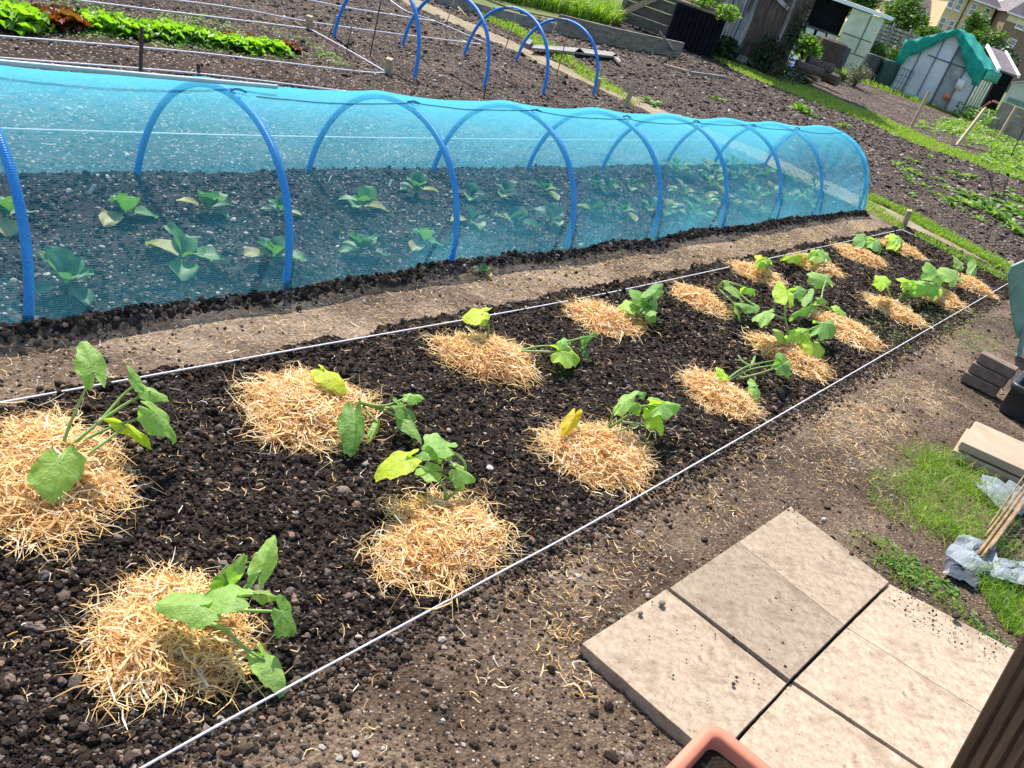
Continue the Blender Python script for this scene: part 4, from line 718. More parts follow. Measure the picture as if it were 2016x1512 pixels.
leafstuff('moss_weeds', [(1640, 640), (1830, 600), (1960, 600), (1990, 690), (1850, 700)], 1400, .014, .01, 'tiny yellow green weeds on the trodden ground by the bricks', tr=(.5, 1), dens=(3, .6))
leafstuff('moss_weeds', [(1690, 1080), (1760, 1130), (1900, 1220), (1990, 1290), (1880, 1160), (1740, 1060)], 500, .018, .015, 'small clover leaves along the edge of the slabs', tr=(.2, .8), dens=(8, .55))
leafstuff('ground_ivy', [(1392, 60), (1400, 92), (1470, 128), (1530, 157), (1592, 170), (1575, 140), (1480, 100)], 4200, .08, .28, 'ivy and nettles at the foot of the shed, dark also for its shadow', 'ivy', tr=(0, 1), dens=None)  # dark leaves laid over the grass, partly standing in for the shed's shadow
# loose straw
def loose(name, poly, n, label, lmin=.02, lmax=.09, w=(.0012, .003), dens=None):
    P = patch(poly, n, dens); P[:, 2] += .006; V, F = strands(P, rng.random(n)*2*PI, rng.normal(0, .08, n), rng.uniform(lmin, lmax, n), rng.uniform(*w, n), .8)
    tag(link(name, mesh(name, V, F, M['straw'], np.repeat(np.clip(rng.normal(.6, .25, n), 0, 1), 8))), label, kind='stuff')
loose('loose_straw', [(0, 780), (1120, 590), (1750, 455), (1985, 550), (1270, 960), (300, 1480), (0, 1480)], 4200, 'stray straw over the dark bed', .01, .05)
loose('loose_straw', [(0, 700), (600, 600), (1100, 520), (1700, 425), (1740, 450), (1100, 585), (0, 780)], 1500, 'stray straw on the path beside the tunnel', .01, .06)
loose('loose_straw', [(600, 575), (1300, 490), (1680, 425), (1740, 450), (1100, 570)], 2300, 'scattered chopped straw on the sunny path', .01, .04, dens=(2.5, .5))
loose('loose_straw', [(450, 1512), (1270, 985), (1760, 700), (1900, 640), (1850, 800), (1500, 990), (1140, 1260), (1300, 1512)], 1500, 'stray straw on the near path', .008, .045, dens=(3.3, .62))
loose('loose_straw', [(1000, 1240), (1150, 1230), (1180, 1400), (1080, 1350)], 42, 'pale roots and straw beside the slabs', .03, .09, (.002, .005))
loose('loose_straw', [(1600, 820), (1820, 730), (1900, 800), (1740, 900), (1720, 1030), (1610, 960)], 900, 'trail of straw between the bricks and the slabs', .01, .06, dens=(5, .5))
loose('loose_straw', [(1330, 1150), (1548, 1000), (1950, 1280), (1700, 1500), (1450, 1440)], 40, 'few bits of straw on the slabs', .01, .04)
# ------------------------------------------------------------------ paving slabs (hand-measured corners, 45 cm squares)
def slab(px, z, label, th=.045, tv=1.0):
    P = [G(a, b_, z) for a, b_ in px]; c = sum(P)/4; bm = bmesh.new()
    top = [bm.verts.new(Vector(p-c)) for p in P]; bot = [bm.verts.new(Vector(p-c-np.array([0, 0, th]))) for p in P]
    bm.faces.new(top); bm.faces.new(bot[::-1])
    for i in range(4): bm.faces.new((top[i], bot[i], bot[(i+1) % 4], top[(i+1) % 4]))
    bmesh.ops.recalc_face_normals(bm, faces=bm.faces)
    ed = [e for e in bm.edges if all(v in top for v in e.verts)]; bmesh.ops.bevel(bm, geom=ed, offset=.0010, segments=1, affect='EDGES')
    bmesh.ops.subdivide_edges(bm, edges=[e for e in bm.edges if e.calc_length() > .2], cuts=14, use_grid_fill=True)
    for v in bm.verts:
        if v.co.z > -.008: v.co.z += (float(fbm(np.array(v.co.x+c[0]), np.array(v.co.y+c[1]), 9, 2))-.5)*.0007
        e_ = float(vnoise(np.array((v.co.x+c[0])), np.array(v.co.y+c[1]), 60))-.5; v.co.x += e_*.002; v.co.y += e_*.002
    me = bpy.data.meshes.new('paving_slab'); bm.to_mesh(me); bm.free(); me.materials.append(M['slab']); at_ = me.attributes.new('tint', 'FLOAT', 'POINT'); at_.data.foreach_set('value', np.full(len(me.vertices), tv, dtype=np.float32)); o = link('paving_slab', me, None, c); tag(o, label, 'paving slab', 'pink grey paving slabs'); return o
slab([(1557, 997), (1454, 1067), (1662, 1230), (1750, 1145)], .048, 'paving slab at the back of the group, farthest from the terracotta pot', tv=.80)
slab([(1453.5, 1067.3), (1319, 1157), (1555, 1337), (1661.5, 1230.4)], .048, 'grey pink paving slab in the middle of the group, dark gaps on two sides', tv=.68)
slab([(1312, 1160), (1146, 1267), (1408, 1494), (1549, 1346)], .04, 'paving slab with two pebbles, on the left with an exposed edge', tv=.88)
slab([(1752, 1150), (1667, 1235), (1967, 1424), (2040, 1302)], .035, 'paving slab at the right corner with crumbs of earth along its edge')
slab([(1666.5, 1235.5), (1562, 1340), (1866, 1542), (1966.5, 1424.4)], .035, 'pale paving slab left of the brown timber post')
slab([(1557, 1345), (1420, 1497), (1740, 1780), (1860, 1547)], .03, 'pale paving slab cut by the bottom edge of the photo')
for (px, py, r, lb) in [(1302, 1190, .011, 'grey pebble on the left slab, farther of the two'), (1260, 1209, .008, 'beige pebble on the left slab, the smaller one'), (1443, 1348, .006, 'tiny dark stone in the middle of the left slab'), (1675, 1092, .009, 'dark lump of earth at the edge of the back slab'), (1880, 1216, .016, 'dark clump of earth at the rim of the right slab')]:
    p = G(px, py, .045); V0, F0 = ICO[2]; V = V0*(1+rng.uniform(-.14, .14, (len(V0), 1)))*np.array([1.2, .9, .7])*r+np.array([0, 0, r*.55]); o = link('pebble', mesh('pebble', V, F0, M['stone'], np.full(len(V), .8 if r < .012 and 'dark' not in lb else .25), smooth=True), None, p); tag(o, lb, 'stone', 'stones on the slabs')
# crumbs of earth on slabs
q = np.vstack([patch([(1700, 1120), (1760, 1150), (1980, 1280), (1940, 1330), (1720, 1210)], 260), patch([(1530, 1010), (1560, 1000), (1610, 1050), (1560, 1060)], 90), patch([(1160, 1270), (1320, 1165), (1560, 1340), (1370, 1440)], 30), patch([(1360, 1150), (1450, 1090), (1640, 1230), (1560, 1320)], 26)]); n = len(q); V0, F0 = ICO[1]
r = np.clip(rng.lognormal(math.log(.0018), .5, n), .0008, .005); V = (V0[None]*(1+rng.uniform(-.25, .25, (n, 12, 1)))*r[:, None, None]); V = V+np.stack([q[:, 0], q[:, 1], .047+r*.3], 1)[:, None]
tag(link('slab_crumbs', mesh('slab_crumbs', V.reshape(-1, 3), (F0[None]+np.arange(n)[:, None, None]*12).reshape(-1, 3), M['crumb'], np.repeat(rng.random(n)*.5, 12))), 'crumbs of dark earth lying on the paving slabs', kind='stuff')
# ------------------------------------------------------------------ near right-hand things
# terracotta trough
def trough(org, ax, ay, sx, sy, h, mat, rim, th, name, label, cat, soilz, taper=.88):
    """rounded rectangular tub"""
    org = np.asarray(org, float); root = empty(name, (org[0], org[1], org[2]), label, cat)
    def rr(sx, sy, rc, z, n=6):
        out = []
        for (cxx, cyy, a0) in ((sx/2-rc, sy/2-rc, 0), (-sx/2+rc, sy/2-rc, PI/2), (-sx/2+rc, -sy/2+rc, PI), (sx/2-rc, -sy/2+rc, 1.5*PI)):
            for k in range(n+1): a = a0+PI/2*k/n; out.append(org+ax*(cxx+rc*math.cos(a))+ay*(cyy+rc*math.sin(a))+np.array([0, 0, z]))
        return out
    def shell(rings):
        V = [p for r in rings for p in r]; n = len(rings[0]); return V, [(i*n+j, i*n+(j+1) % n, (i+1)*n+(j+1) % n, (i+1)*n+j) for i in range(len(rings)-1) for j in range(n)]
    rc = min(sx, sy)*.10; t = taper
    R = [rr(sx*t, sy*t, rc*t, 0), rr(sx*(t+.02)*.99, sy*(t+.02)*.99, rc, h*.02), rr(sx*.985, sy*.985, rc, h-rim*1.4), rr(sx+.004, sy+.004, rc, h-rim*1.35), rr(sx+th*.9, sy+th*.9, rc+th*.3, h-rim), rr(sx+th, sy+th, rc+th*.4, h-rim*.2), rr(sx+th*.7, sy+th*.7, rc+th*.3, h), rr(sx-th*1.6, sy-th*1.6, rc*.8, h), rr(sx-th*2, sy-th*2, rc*.75, h-rim*.25), rr((sx-th*2.2)*t, (sy-th*2.2)*t, rc*.7, h*.1)]
    bb = B(); V, F = shell(R); bb.add(V, F); bb.build('tub', M[mat], root, smooth=True)
    bb = B(); P = rr((sx-th*2.1)*(t+(1-t)*soilz/h), (sy-th*2.1)*(t+(1-t)*soilz/h), rc*.7, soilz); bb.add([org+np.array([0, 0, soilz])]+P, [(0, 1+i, 1+(i+1) % len(P)) for i in range(len(P))]); bb.build('soil', M['bed'], root)
    return root
yaw = math.radians(4); AX = np.array([math.cos(yaw), math.sin(yaw), 0]); AY = np.array([-math.sin(yaw), math.cos(yaw), 0])
zr = .30; Ptop = G(1399, 1408, zr)  # the visible corner of the rim
c0 = Ptop-np.array([.275, .165, 0])
trough((c0[0], c0[1], .03), np.array([1., 0, 0]), np.array([0, 1., 0]), .52, .30, zr-.03, 'terra', .035, .02, 'plant_trough', 'terracotta coloured plastic trough of soil at the bottom edge', 'plant pot', .238)
t0 = G(1957, 805, 0)
trough((t0[0]+.31, t0[1]-.24, 0), np.array([1., 0, 0]), np.array([0, 1., 0]), .60, .46, .185, 'black', .03, .02, 'soil_tray', 'black plastic tray of soil at the right edge behind the bricks', 'planter', .12, .975)
for i, lb in enumerate(['bottom brick of the small stack of three', 'middle brick of the small stack of three', 'top brick of the small stack of three, its top lit by the sun']):
    c = np.array([5.965+i*.016, .462-i*.010, .036+.068*i]); a = .05-.03*i; ax = np.array([[math.cos(a), math.sin(a), 0], [-math.sin(a), math.cos(a), 0], [0, 0, 1]])
    bb = B(); bb.box(c, (.102, .215, .064), ax, .006); tag(bb.build('brick', M['brick'], org=c), lb, 'brick', 'bricks in a small stack')
for (p0, p1, p3, z, lb) in [((1877, 886), (1904, 842), (2016, 948), .052, 'lower of two stacked sandstone slabs at the right edge'), ((1893, 869), (1921, 828), (2016, 925), .102, 'upper of two stacked sandstone slabs, smooth and sunlit')]:
    P0, P1, P3 = G(*p0, z), G(*p1, z), G(*p3, z); e = (P3-P0)/np.linalg.norm(P3-P0); P3 = P0+e*.60; P2 = P1+e*.60
    bb = B(); bb.prism([P0, P3, P2, P1], (0, 0, -.042)); o = bb.build('sandstone_slab', M['sand'], org=P0); md = o.modifiers.new('bevel', 'BEVEL'); md.width = .005; md.segments = 2; tag(o, lb, 'stone slab', 'stacked sandstone slabs')
# grooved timber post close to the viewer
p1 = EYE+ray(1870, 1512)*1.02; d2 = ray(2016, 1244); tt = min(np.linspace(.6, 1.4, 400), key=lambda t: np.hypot(*((EYE+d2*t)-p1)[:2])); p2 = EYE+d2*tt
up = p2-p1; up /= np.linalg.norm(up); base = p1-up*(p1[2]/up[2]); top = p1+up*((1.25-p1[2])/up[2])
vd = (p1-EYE)/np.linalg.norm(p1-EYE); side = np.cross(vd, up); side /= np.linalg.norm(side)
if side@CR < 0: side = -side
nrm = np.cross(side, up); nrm = nrm if nrm@CF < 0 else -nrm
prof_ = []; w = .15
k = 11
for i in range(k): x0 = w*i/k; pw = w/k; prof_ += [(x0+pw*.02, -.0015), (x0+pw*.12, .0), (x0+pw*.66, 0.0), (x0+pw*.76, -.0015), (x0+pw*.84, -.005), (x0+pw*.94, -.005)]
prof_ += [(w, -.001), (w, -.022), (.004, -.022)]
V = [base+side*a+nrm*b_ for a, b_ in prof_]+[top+side*a+nrm*b_ for a, b_ in prof_]; n = len(prof_); bb = B(); bb.add(V, [(i, (i+1) % n, n+(i+1) % n, n+i) for i in range(n)]+[tuple(range(n)), tuple(range(n, 2*n))])
tag(bb.build('timber_post', M['post'], org=base), 'dark brown grooved timber post in the bottom right corner', 'post')
# green plastic chair lying on its side, mostly outside the photo
D0 = 6.42; f0 = Q(2003, 700, D0)
def qp(px, py, D=D0, dd=0): u, z = Q(px, py, D); return W(u, D+dd, z)
ch = empty('garden_chair', W(f0[0], D0, 0), 'faded green plastic garden chair, only its edge in the photo at the right', 'chair')
bb = B(); bb.prism([qp(1985, 540), qp(1987, 560), qp(1990, 600), qp(1996, 640), qp(2003, 668), qp(2030, 650), qp(2150, 700), qp(2240, 560), qp(2140, 440), qp(2016, 514), qp(1993, 524)], FH*.03); o = bb.build('back_panel', M['greenp'], ch); md = o.modifiers.new('bevel', 'BEVEL'); md.width = .008; md.segments = 2
bb = B(); bb.tube([qp(2022, 640, D0, .01), qp(2010, 672, D0, -.02), qp(2003, 690, D0, -.04), qp(1999, 697, D0, -.05)], [.028, .021, .018, .023], 10, sub=4); bb.build('leg', M['greenp'], ch, smooth=True)
bb = B(); bb.tube([qp(2140, 690, D0, .02), qp(2135, 740, D0, -.03), qp(2128, 772, D0, -.06)], [.028, .02, .023], 10, sub=4); bb.build('leg', M['greenp'], ch, smooth=True)
bb = B(); bb.prism([qp(2040, 560, D0, .032), qp(2060, 640, D0, .032), qp(2160, 640, D0, .032), qp(2140, 540, D0, .032)], FH*.35); bb.build('seat', M['greenp'], ch)
# crumpled fabric scraps
def crumple(q, mat, amp, label, seed, z0=.01, name='fabric_scrap', n=9):
    C = [G(a, b_, z0) for a, b_ in q]; V = []
    for i in range(n+1):
        for j in range(n+1):
            u, v = i/n, j/n; p = (C[0]*(1-u)+C[1]*u)*(1-v)+(C[3]*(1-u)+C[2]*u)*v
            r = abs(float(fbm(np.array(p[0]+seed), np.array(p[1]), 7, 2))-.5)*2; r2 = abs(float(fbm(np.array(p[0]+seed), np.array(p[1]), 19, 2))-.5)*2; p = p+np.array([0, 0, (r+.35*r2)*amp*(.6+.5*min(u, 1-u, .3)/.3)]); p[:2] += (float(fbm(np.array(u*3+seed), np.array(v*3), 1.5, 2))-.5)*.05; V.append(p)
    F = [(i*(n+1)+j, (i+1)*(n+1)+j, (i+1)*(n+1)+j+1, i*(n+1)+j+1) for i in range(n) for j in range(n)]; bb = B(); bb.add(V, F); o = bb.build(name, M[mat], org=C[0], smooth=False)
    md = o.modifiers.new('thickness', 'SOLIDIFY'); md.thickness = .0015; tag(o, label, 'fabric', 'torn grey fabric scraps'); return o
crumple([(1862, 1098), (1886, 1052), (1962, 1084), (1950, 1140)], 'fabric', .045, 'crumpled grey fabric scrap with a black fold, beside the slabs', 3, .02)
crumple([(1850, 1128), (1866, 1108), (1950, 1132), (1912, 1158)], 'fabricd', .05, 'black film under the crumpled grey fabric', 9, .012)
crumple([(1930, 1130), (1975, 1100), (2060, 1120), (2040, 1165)], 'fabric', .035, 'pale grey fabric scrap at the right edge above the post', 5, .03)
crumple([(1918, 955), (1932, 935), (1990, 960), (1975, 1010)], 'fabric', .025, 'torn light grey fabric in the grass by the sandstone slabs', 7, .03)
crumple([(1955, 985), (1990, 945), (2050, 975), (2010, 1020)], 'fabric', .03, 'light fabric scrap under the canes', 12, .02)
for i, (a, b_, c_, d_, r) in enumerate([(1925, 1092, 2085, 872, .008), (1932, 1098, 2092, 886, .0075), (1938, 1058, 2075, 872, .0055), (1944, 1040, 2070, 862, .004), (1948, 1082, 2092, 896, .007)]):
    A_ = G(a, b_, .04+.006*i); Bq = G(c_, d_, .16+.01*i); bb = B(); bb.tube([A_, A_*.6+Bq*.4+rng.normal(0, .004, 3), Bq], [r, r*.9, r*.8], 7, sub=5)
    tag(bb.build('bamboo_cane', M['cane'], org=A_, smooth=True), ['thickest cane of the loose bundle, lowest in the photo', 'second thick cane of the loose bundle', 'thin cane above the two thick ones in the bundle', 'thinnest cane of the bundle, topmost', 'cane on the right flank of the bundle'][i], 'cane', 'bundle of canes lying by the grass')
# ------------------------------------------------------------------ middle distance
def uprightbox(bb, u0, u1, D0, D1, z0, z1, t=.5): bb.box(W((u0+u1)/2, (D0+D1)/2, (z0+z1)/2), (abs(u1-u0), abs(D1-D0), abs(z1-z0)), (HH, FH, np.array([0, 0, 1.])), 0, t)
# timber edgings
def edging(px, label, h, th, mat='board', name='edging_board'):
    P = [G(a, b_) for a, b_ in px]; bb = B()
    for i in range(len(P)-1):
        e = P[i+1]-P[i]; L = np.linalg.norm(e); e /= L; nrm = np.array([-e[1], e[0], 0]); bb.box((P[i]+P[i+1])/2+np.array([0, 0, h/2-.02]), (L-.01, th, h+.04), (e, nrm, np.array([0, 0, 1.])), 0)
    tag(bb.build(name, M[mat], org=P[0]), label, 'edging board', 'timber edgings between the plots')
edging([(855, 4), (960, 34)], 'pale grey edging plank at the top, left length', .16, .05)
edging([(966, 36), (1085, 66)], 'pale grey edging plank at the top, middle length', .17, .05)
edging([(1092, 64), (1205, 90), (1335, 114)], 'darker edging sleeper in front of the plank compost bay', .30, .06, 'bayb')
edging([(1305, 131), (1352, 144)], 'thin broken edging strip in the stony plot, left piece', .05, .06, 'sand')
edging([(1358, 146), (1428, 155)], 'thin broken edging strip in the stony plot, right piece', .05, .05, 'board')
edging([(1042, 86), (1035, 94)], 'short stub of board by the last hoop', .06, .08)
for i, (q, lb) in enumerate([(((1045, 98), (1052, 92), (1140, 98), (1150, 108)), 'flat weathered board lying left in the plot behind the hoops'), (((1130, 106), (1140, 98), (1205, 106), (1220, 116)), 'flat weathered board lying right in the plot behind the hoops'), (((1205, 112), (1212, 110), (1222, 124), (1218, 126)), 'short splintered board end on the soil')]):
    P = [G(a, b_, .05) for a, b_ in q]; bb = B(); bb.prism(P, (0, 0, .03)); tag(bb.build('loose_board', M['board'], org=P[0]), lb, 'board', 'loose boards on the soil')
for i, (a, b_) in enumerate([((902, 14), (928, 44))]): stick((b_, a), 'pale stick lying on the soil behind the hoops', .012, 'pole', 'wooden_stick', hz=.12)
# compost bay of planks
bay = empty('compost_bay', W(*[Q(1290, 60, 23.2)[0], 23.2], 0), 'old compost bay of horizontal planks with a diagonal brace', 'compost bay')
uL, zL = Q(1213, 42, 23.2); uR, _ = Q(1400, 60, 23.2); zt = 1.55
for k in range(6):
    bb = B(); uprightbox(bb, uL+.06, uR, 23.16+.01*(k % 2), 23.2+.01*(k % 2), .02+k*.25, .02+k*.25+.235); bb.build('plank', M['bayb'], bay)
for u in (uL, uL+1.35, uR-.3): bb = B(); uprightbox(bb, u, u+.10, 23.04, 23.15, 0, 1.6); bb.build('post', M['bayb'], bay)
bb = B(); a = W(uL+.12, 23.0, .25); b2 = W(uL+1.25, 23.0, 1.25); e = b2-a; L = np.linalg.norm(e); e /= L; bb.box((a+b2)/2, (L, .05, .13), (e, FH, np.cross(e, FH)), 0); bb.build('brace', M['pole'], bay)
bb = B(); uprightbox(bb, uL+.7, uR+.1, 22.9, 23.15, 1.52, 1.60); bb.build('top_rail', M['pole'], bay)
# dark pallet bin
u0, z0 = Q(1302, 92, 21.6); u1, _ = Q(1398, 122, 21.6); hb = .88
pb = empty('pallet_bin', W((u0+u1)/2, 21.6, 0), 'black slatted bin with a board lid and a plant hanging over it', 'compost bin')
nb = 11; pw = (u1-u0)/nb
for k in range(nb): bb = B(); uprightbox(bb, u0+k*pw+.008, u0+(k+1)*pw-.008, 21.5, 21.54, .02, hb); bb.build('slat', M['dark'], pb)
bb = B(); uprightbox(bb, u0, u1, 21.56, 22.7, 0, hb-.02); bb.build('side_panel', M['dark'], pb)
for k, (a, b_, z) in enumerate([(-.1, .45, hb+.02), (.4, 1.02, hb-.0), (.05, .8, hb+.07)]):
    bb = B(); bb.box(W(u0+(u1-u0)*(a+b_)/2, 21.75+.15*k, z+.02), ((u1-u0)*(b_-a), .28, .035), (HH, FH, np.array([0, 0, 1.]))); bb.build('lid_board', M['pole'], pb)
bb = B(); leaflets(bb, W(u1-.05, 21.5, hb+.12), (.32, .3, .2), 260, .11, (.3, 1)); tag(bb.build('bramble', M['weed'], org=W(u1, 21.5, hb)), 'bright leafy plant draped over the right end of the black bin', 'plant')
bb = B(); leaflets(bb, W(u0+.5, 21.9, hb+.2), (.45, .3, .16), 200, .10, (0, .6)); tag(bb.build('dry_cuttings', M['weed'], org=W(u0+.5, 21.9, hb)), 'heap of cuttings on top of the black bin', 'cuttings')
stick(((1333, 110), (1300, 64)), 'grey pole leaning on the front of the black bin', .022, 'board', 'wooden_pole', 'poles leaning on the sheds', 'pole')
# big dark shed
DS = 23.4; s0 = Q(1392, 60, DS)[0]; s1 = Q(1574, 60, DS)[0]; sh = 4.2
sd = empty('timber_shed', W((s0+s1)/2, DS, 0), 'tall dark weathered timber shed with ivy at its foot', 'shed')
nb = 13; pw = (s1-s0-.32)/nb
for k in range(nb): bb = B(); uprightbox(bb, s0+k*pw+.004, s0+(k+1)*pw-.004, DS+.012*rng.integers(0, 3), DS+.05, .05, sh, .5); bb.build('board', M['timber'], sd)
bb = B(); uprightbox(bb, s1-.32, s1, DS-.1, DS+.14, 0, sh); bb.build('corner_post', M['timber2'], sd)
bb = B(); uprightbox(bb, s0, s1, DS+.16, DS+3, 0, sh-.02); bb.build('wall', M['timber2'], sd)
bb = B(); uprightbox(bb, s0-.3, s1+.3, DS-.35, DS+3.2, sh, sh+.1); bb.build('roof', M['roof'], sd)
for k, (a, b_, c_, d_) in enumerate([(.48, 2.35, .82, 2.6), (.42, 1.75, .78, 1.45), (.1, 2.1, .40, 2.25)]):
    A_ = W(s0+(s1-s0)*a, DS-.04, b_); B_ = W(s0+(s1-s0)*c_, DS-.04, d_); e = B_-A_; L = np.linalg.norm(e); e /= L; bb = B(); bb.box((A_+B_)/2, (L, .05, .09), (e, FH, np.cross(e, FH))); bb.build('brace', M['timber'], sd)
bb = B(); uprightbox(bb, s0+(s1-s0)*.44, s0+(s1-s0)*.80, DS-.012, DS-.002, .2, 2.3); bb.build('door', M['timber2'], sd)
for a, b_, zt_ in ((1478, 108, 52), (1543, 118, 55)): stick(((a, b_), (a+24 if a < 1500 else a-10, zt_)), 'grey stick leaning against the dark shed, ' + ('left one' if a < 1500 else 'right one'), .02, 'board', 'wooden_pole', 'poles leaning on the sheds', 'pole')
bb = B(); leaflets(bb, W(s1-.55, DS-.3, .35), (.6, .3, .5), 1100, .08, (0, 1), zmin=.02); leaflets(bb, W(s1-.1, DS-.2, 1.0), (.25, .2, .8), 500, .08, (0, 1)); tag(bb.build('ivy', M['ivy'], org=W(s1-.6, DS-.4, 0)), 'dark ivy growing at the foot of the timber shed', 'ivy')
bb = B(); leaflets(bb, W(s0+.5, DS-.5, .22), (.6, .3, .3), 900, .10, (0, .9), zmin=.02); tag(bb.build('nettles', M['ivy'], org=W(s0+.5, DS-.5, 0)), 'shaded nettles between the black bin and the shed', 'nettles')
# blue sheet, log pile, root stump
crumple([(1548, 130), (1553, 116), (1572, 128), (1568, 146)], 'blue', .3, 'blue plastic sheet at the corner of the dark shed', 21, .1, 'plastic_sheet')
def logs():
    for i, (a, b_, c_, d_, r, m_, z, lb) in enumerate([(1560, 135, 1612, 158, .07, 'pole', .18, 'pale split plank at the front of the log heap'), (1562, 143, 1603, 163, .05, 'pole', .08, 'lowest pale plank of the log heap'), (1568, 126, 1618, 142, .10, 'timber2', .42, 'upper brown log of the heap'), (1575, 130, 1650, 160, .16, 'timber2', .25, 'thick brown log at the back of the heap'), (1590, 118, 1640, 135, .12, 'timber2', .55, 'top brown log by the wicker stump')]):
        A_ = G(a, b_, z); B_ = G(c_, d_, z); bb = B(); bb.tube([A_, (A_+B_)/2+rng.normal(0, .03, 3), B_], [r, r*1.1, r*.9], 9, sub=3); tag(bb.build('log', M[m_], org=A_, smooth=False), lb, 'log', 'logs and planks heaped by the shed')
logs()
c = G(1613, 142, 0); bb = B(); V = []; n = 18; rings = [(0, .66), (.25, .60), (.6, .52), (.95, .50), (1.0, .42), (.9, .1)]
for z, r in rings:
    for k in range(n): a = 2*PI*k/n; rr_ = r*(1+.10*math.sin(3*a+z*3)+.05*math.sin(7*a)); V.append(c+np.array([rr_*math.cos(a), rr_*math.sin(a), z]))
bb.add(V, [(i*n+k, i*n+(k+1) % n, (i+1)*n+(k+1) % n, (i+1)*n+k) for i in range(len(rings)-1) for k in range(n)]+[tuple((len(rings)-1)*n+k for k in range(n))]); tag(bb.build('tree_stump', M['bark'], org=c), 'broad brown fibrous tree stump behind the log heap', 'tree stump')
def bush(name, cpx, D, rad, n, size, label, mat='tree', cat='bush', trunk=True, tr=(0, 1), group=None, clumps=9, crown_z=None):
    u, z = Q(*cpx, D); c = W(u, D, z); root = empty(name, W(u, D, 0), label, cat, group); bb = B(); rad = np.array(rad)
    for k in range(clumps):
        d = rng.normal(0, 1, 3); d /= np.linalg.norm(d); cc = c+d*rad*rng.uniform(.25, .75); leaflets(bb, cc, rad*rng.uniform(.32, .55), n//clumps, size, (max(0, tr[0]+rng.uniform(-.1, .2)), min(1, tr[1]-rng.uniform(0, .25))), zmin=.03)
    leaflets(bb, c, rad, n//5, size, tr, zmin=.03); bb.build('crown', M[mat], root)
    if trunk:
        bb = B(); bb.tube([W(u, D, 0), W(u+.05*rad[0], D, z*.5), c], [.10*rad[0], .07*rad[0], .03*rad[0]], 7, sub=3)
        for k in range(5): d = rng.normal(0, 1, 3); d[2] = abs(d[2]); d /= np.linalg.norm(d); bb.tube([c-np.array([0, 0, rad[2]*.5]), c+d*rad*.4, c+d*rad*.85], [.04*rad[0], .025*rad[0], .01*rad[0]], 5)
        bb.build('trunk', M['bark'], root)
    return root
bush('shrub', (1585, 98), 27.5, (.55, .5, .45), 1500, .10, 'bright green shrub behind the stump and beside the shed', 'weed', tr=(.1, .9))
bush('lavender_bush', (1690, 148), 29.5, (.62, .5, .42), 1700, .05, 'grey green lavender bush with some purple flowers', 'purple', 'lavender')
bush('low_shrub', (1650, 152), 29, (.3, .3, .22), 500, .08, 'small dark green plant left of the lavender', 'tree', 'plant', trunk=False)
# pale open-fronted shed
DP = 38.5; a0 = Q(1643, 95, DP)[0]; a1 = Q(1708, 110, DP)[0]; l0 = Q(1583, 60, DP)[0]; zt = Q(1722, 28, DP)[1]
ps = empty('open_shed', W((a0+a1)/2, DP, 0), 'open fronted shed, black inside, with a stained cream side panel and white roof', 'shed')
bb = B(); uprightbox(bb, a0, a1, DP, DP+.06, 0, zt-.05); bb.build('side_panel', M['polyp'], ps)
for k, (z_, s_) in enumerate([(zt*.55, 0), (zt*.28, .1)]): bb = B(); uprightbox(bb, a0+.05, a1-.1, DP-.03, DP-.003, z_, z_+.03); bb.build('panel_batten', M['frame'], ps)
bb = B(); uprightbox(bb, (a0+a1)/2+.12, (a0+a1)/2+.15, DP-.034, DP-.004, zt*.3, zt-.1); bb.build('panel_batten', M['frame'], ps)
bb = B(); uprightbox(bb, a0+.1, a0+.6, DP-.035, DP-.005, .05, .75); bb.build('patch', M['frame'], ps)
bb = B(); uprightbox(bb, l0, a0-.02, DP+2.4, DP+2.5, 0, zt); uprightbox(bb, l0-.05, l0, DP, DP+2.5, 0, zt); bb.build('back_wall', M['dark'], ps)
bb = B(); uprightbox(bb, l0, a0-.02, DP+.3, DP+.35, 1.0, zt); bb.build('shade_sheet', M['dark'], ps)  # black sheet put in for the darkness inside the open front
for k in range(3):
    w_ = (a0-l0)/3; bb = B(); uprightbox(bb, l0+k*w_+.05, l0+(k+1)*w_-.06, DP+.1, DP+.14, .15, .95); bb.build('low_panel', M['pane'], ps)
bb = B(); uprightbox(bb, l0, a0, DP+.05, DP+.12, .97, 1.03); bb.build('rail', M['frame'], ps)
bb = B(); V = [W(l0-.3, DP-.2, zt-.02), W(a1+.25, DP-.2, zt-.02), W(a1+.25, DP+2.7, zt+.03), W(l0-.3, DP+2.7, zt+.03)]; bb.prism(V, (0, 0, .13)); bb.build('roof', M['winw'], ps)
# barrels
for k, (a, b_, m_, lb) in enumerate([(1713, 126, 'black', 'black water barrel right of the cream panel'), (1748, 138, 'greenp', 'dark green barrel behind the leaning trunk')]):
    c = G(a, b_+6, 0); c = c*(36/np.linalg.norm(c)) if np.linalg.norm(c) > 36 else c; bb = B(); bb.tube([c, c+np.array([0, 0, .1]), c+np.array([0, 0, .45]), c+np.array([0, 0, .85]), c+np.array([0, 0, .9])], [.27, .3, .33, .31, .30], 20, sub=2); o = bb.build('water_barrel', M[m_] if k == 0 else simple('dark_green_plastic', (.015, .05, .04), (.02, .06, .05), 5, .5, 0), org=c, smooth=True); tag(o, lb, 'barrel', 'water barrels')
    bb = B(); leaflets(bb, W(Q(a+14, b_-24, 40)[0], 40, Q(a+14, b_-24, 40)[1]), (.8, .4, .4), 600, .14, (.1, .8)); tag(bb.build('currant_bush', M['tree'], org=W(Q(a, b_, 40)[0], 40, 0)), ['white flecked green bush above the black barrel', 'green bush above the dark green barrel'][k], 'bush', 'bushes behind the barrels')
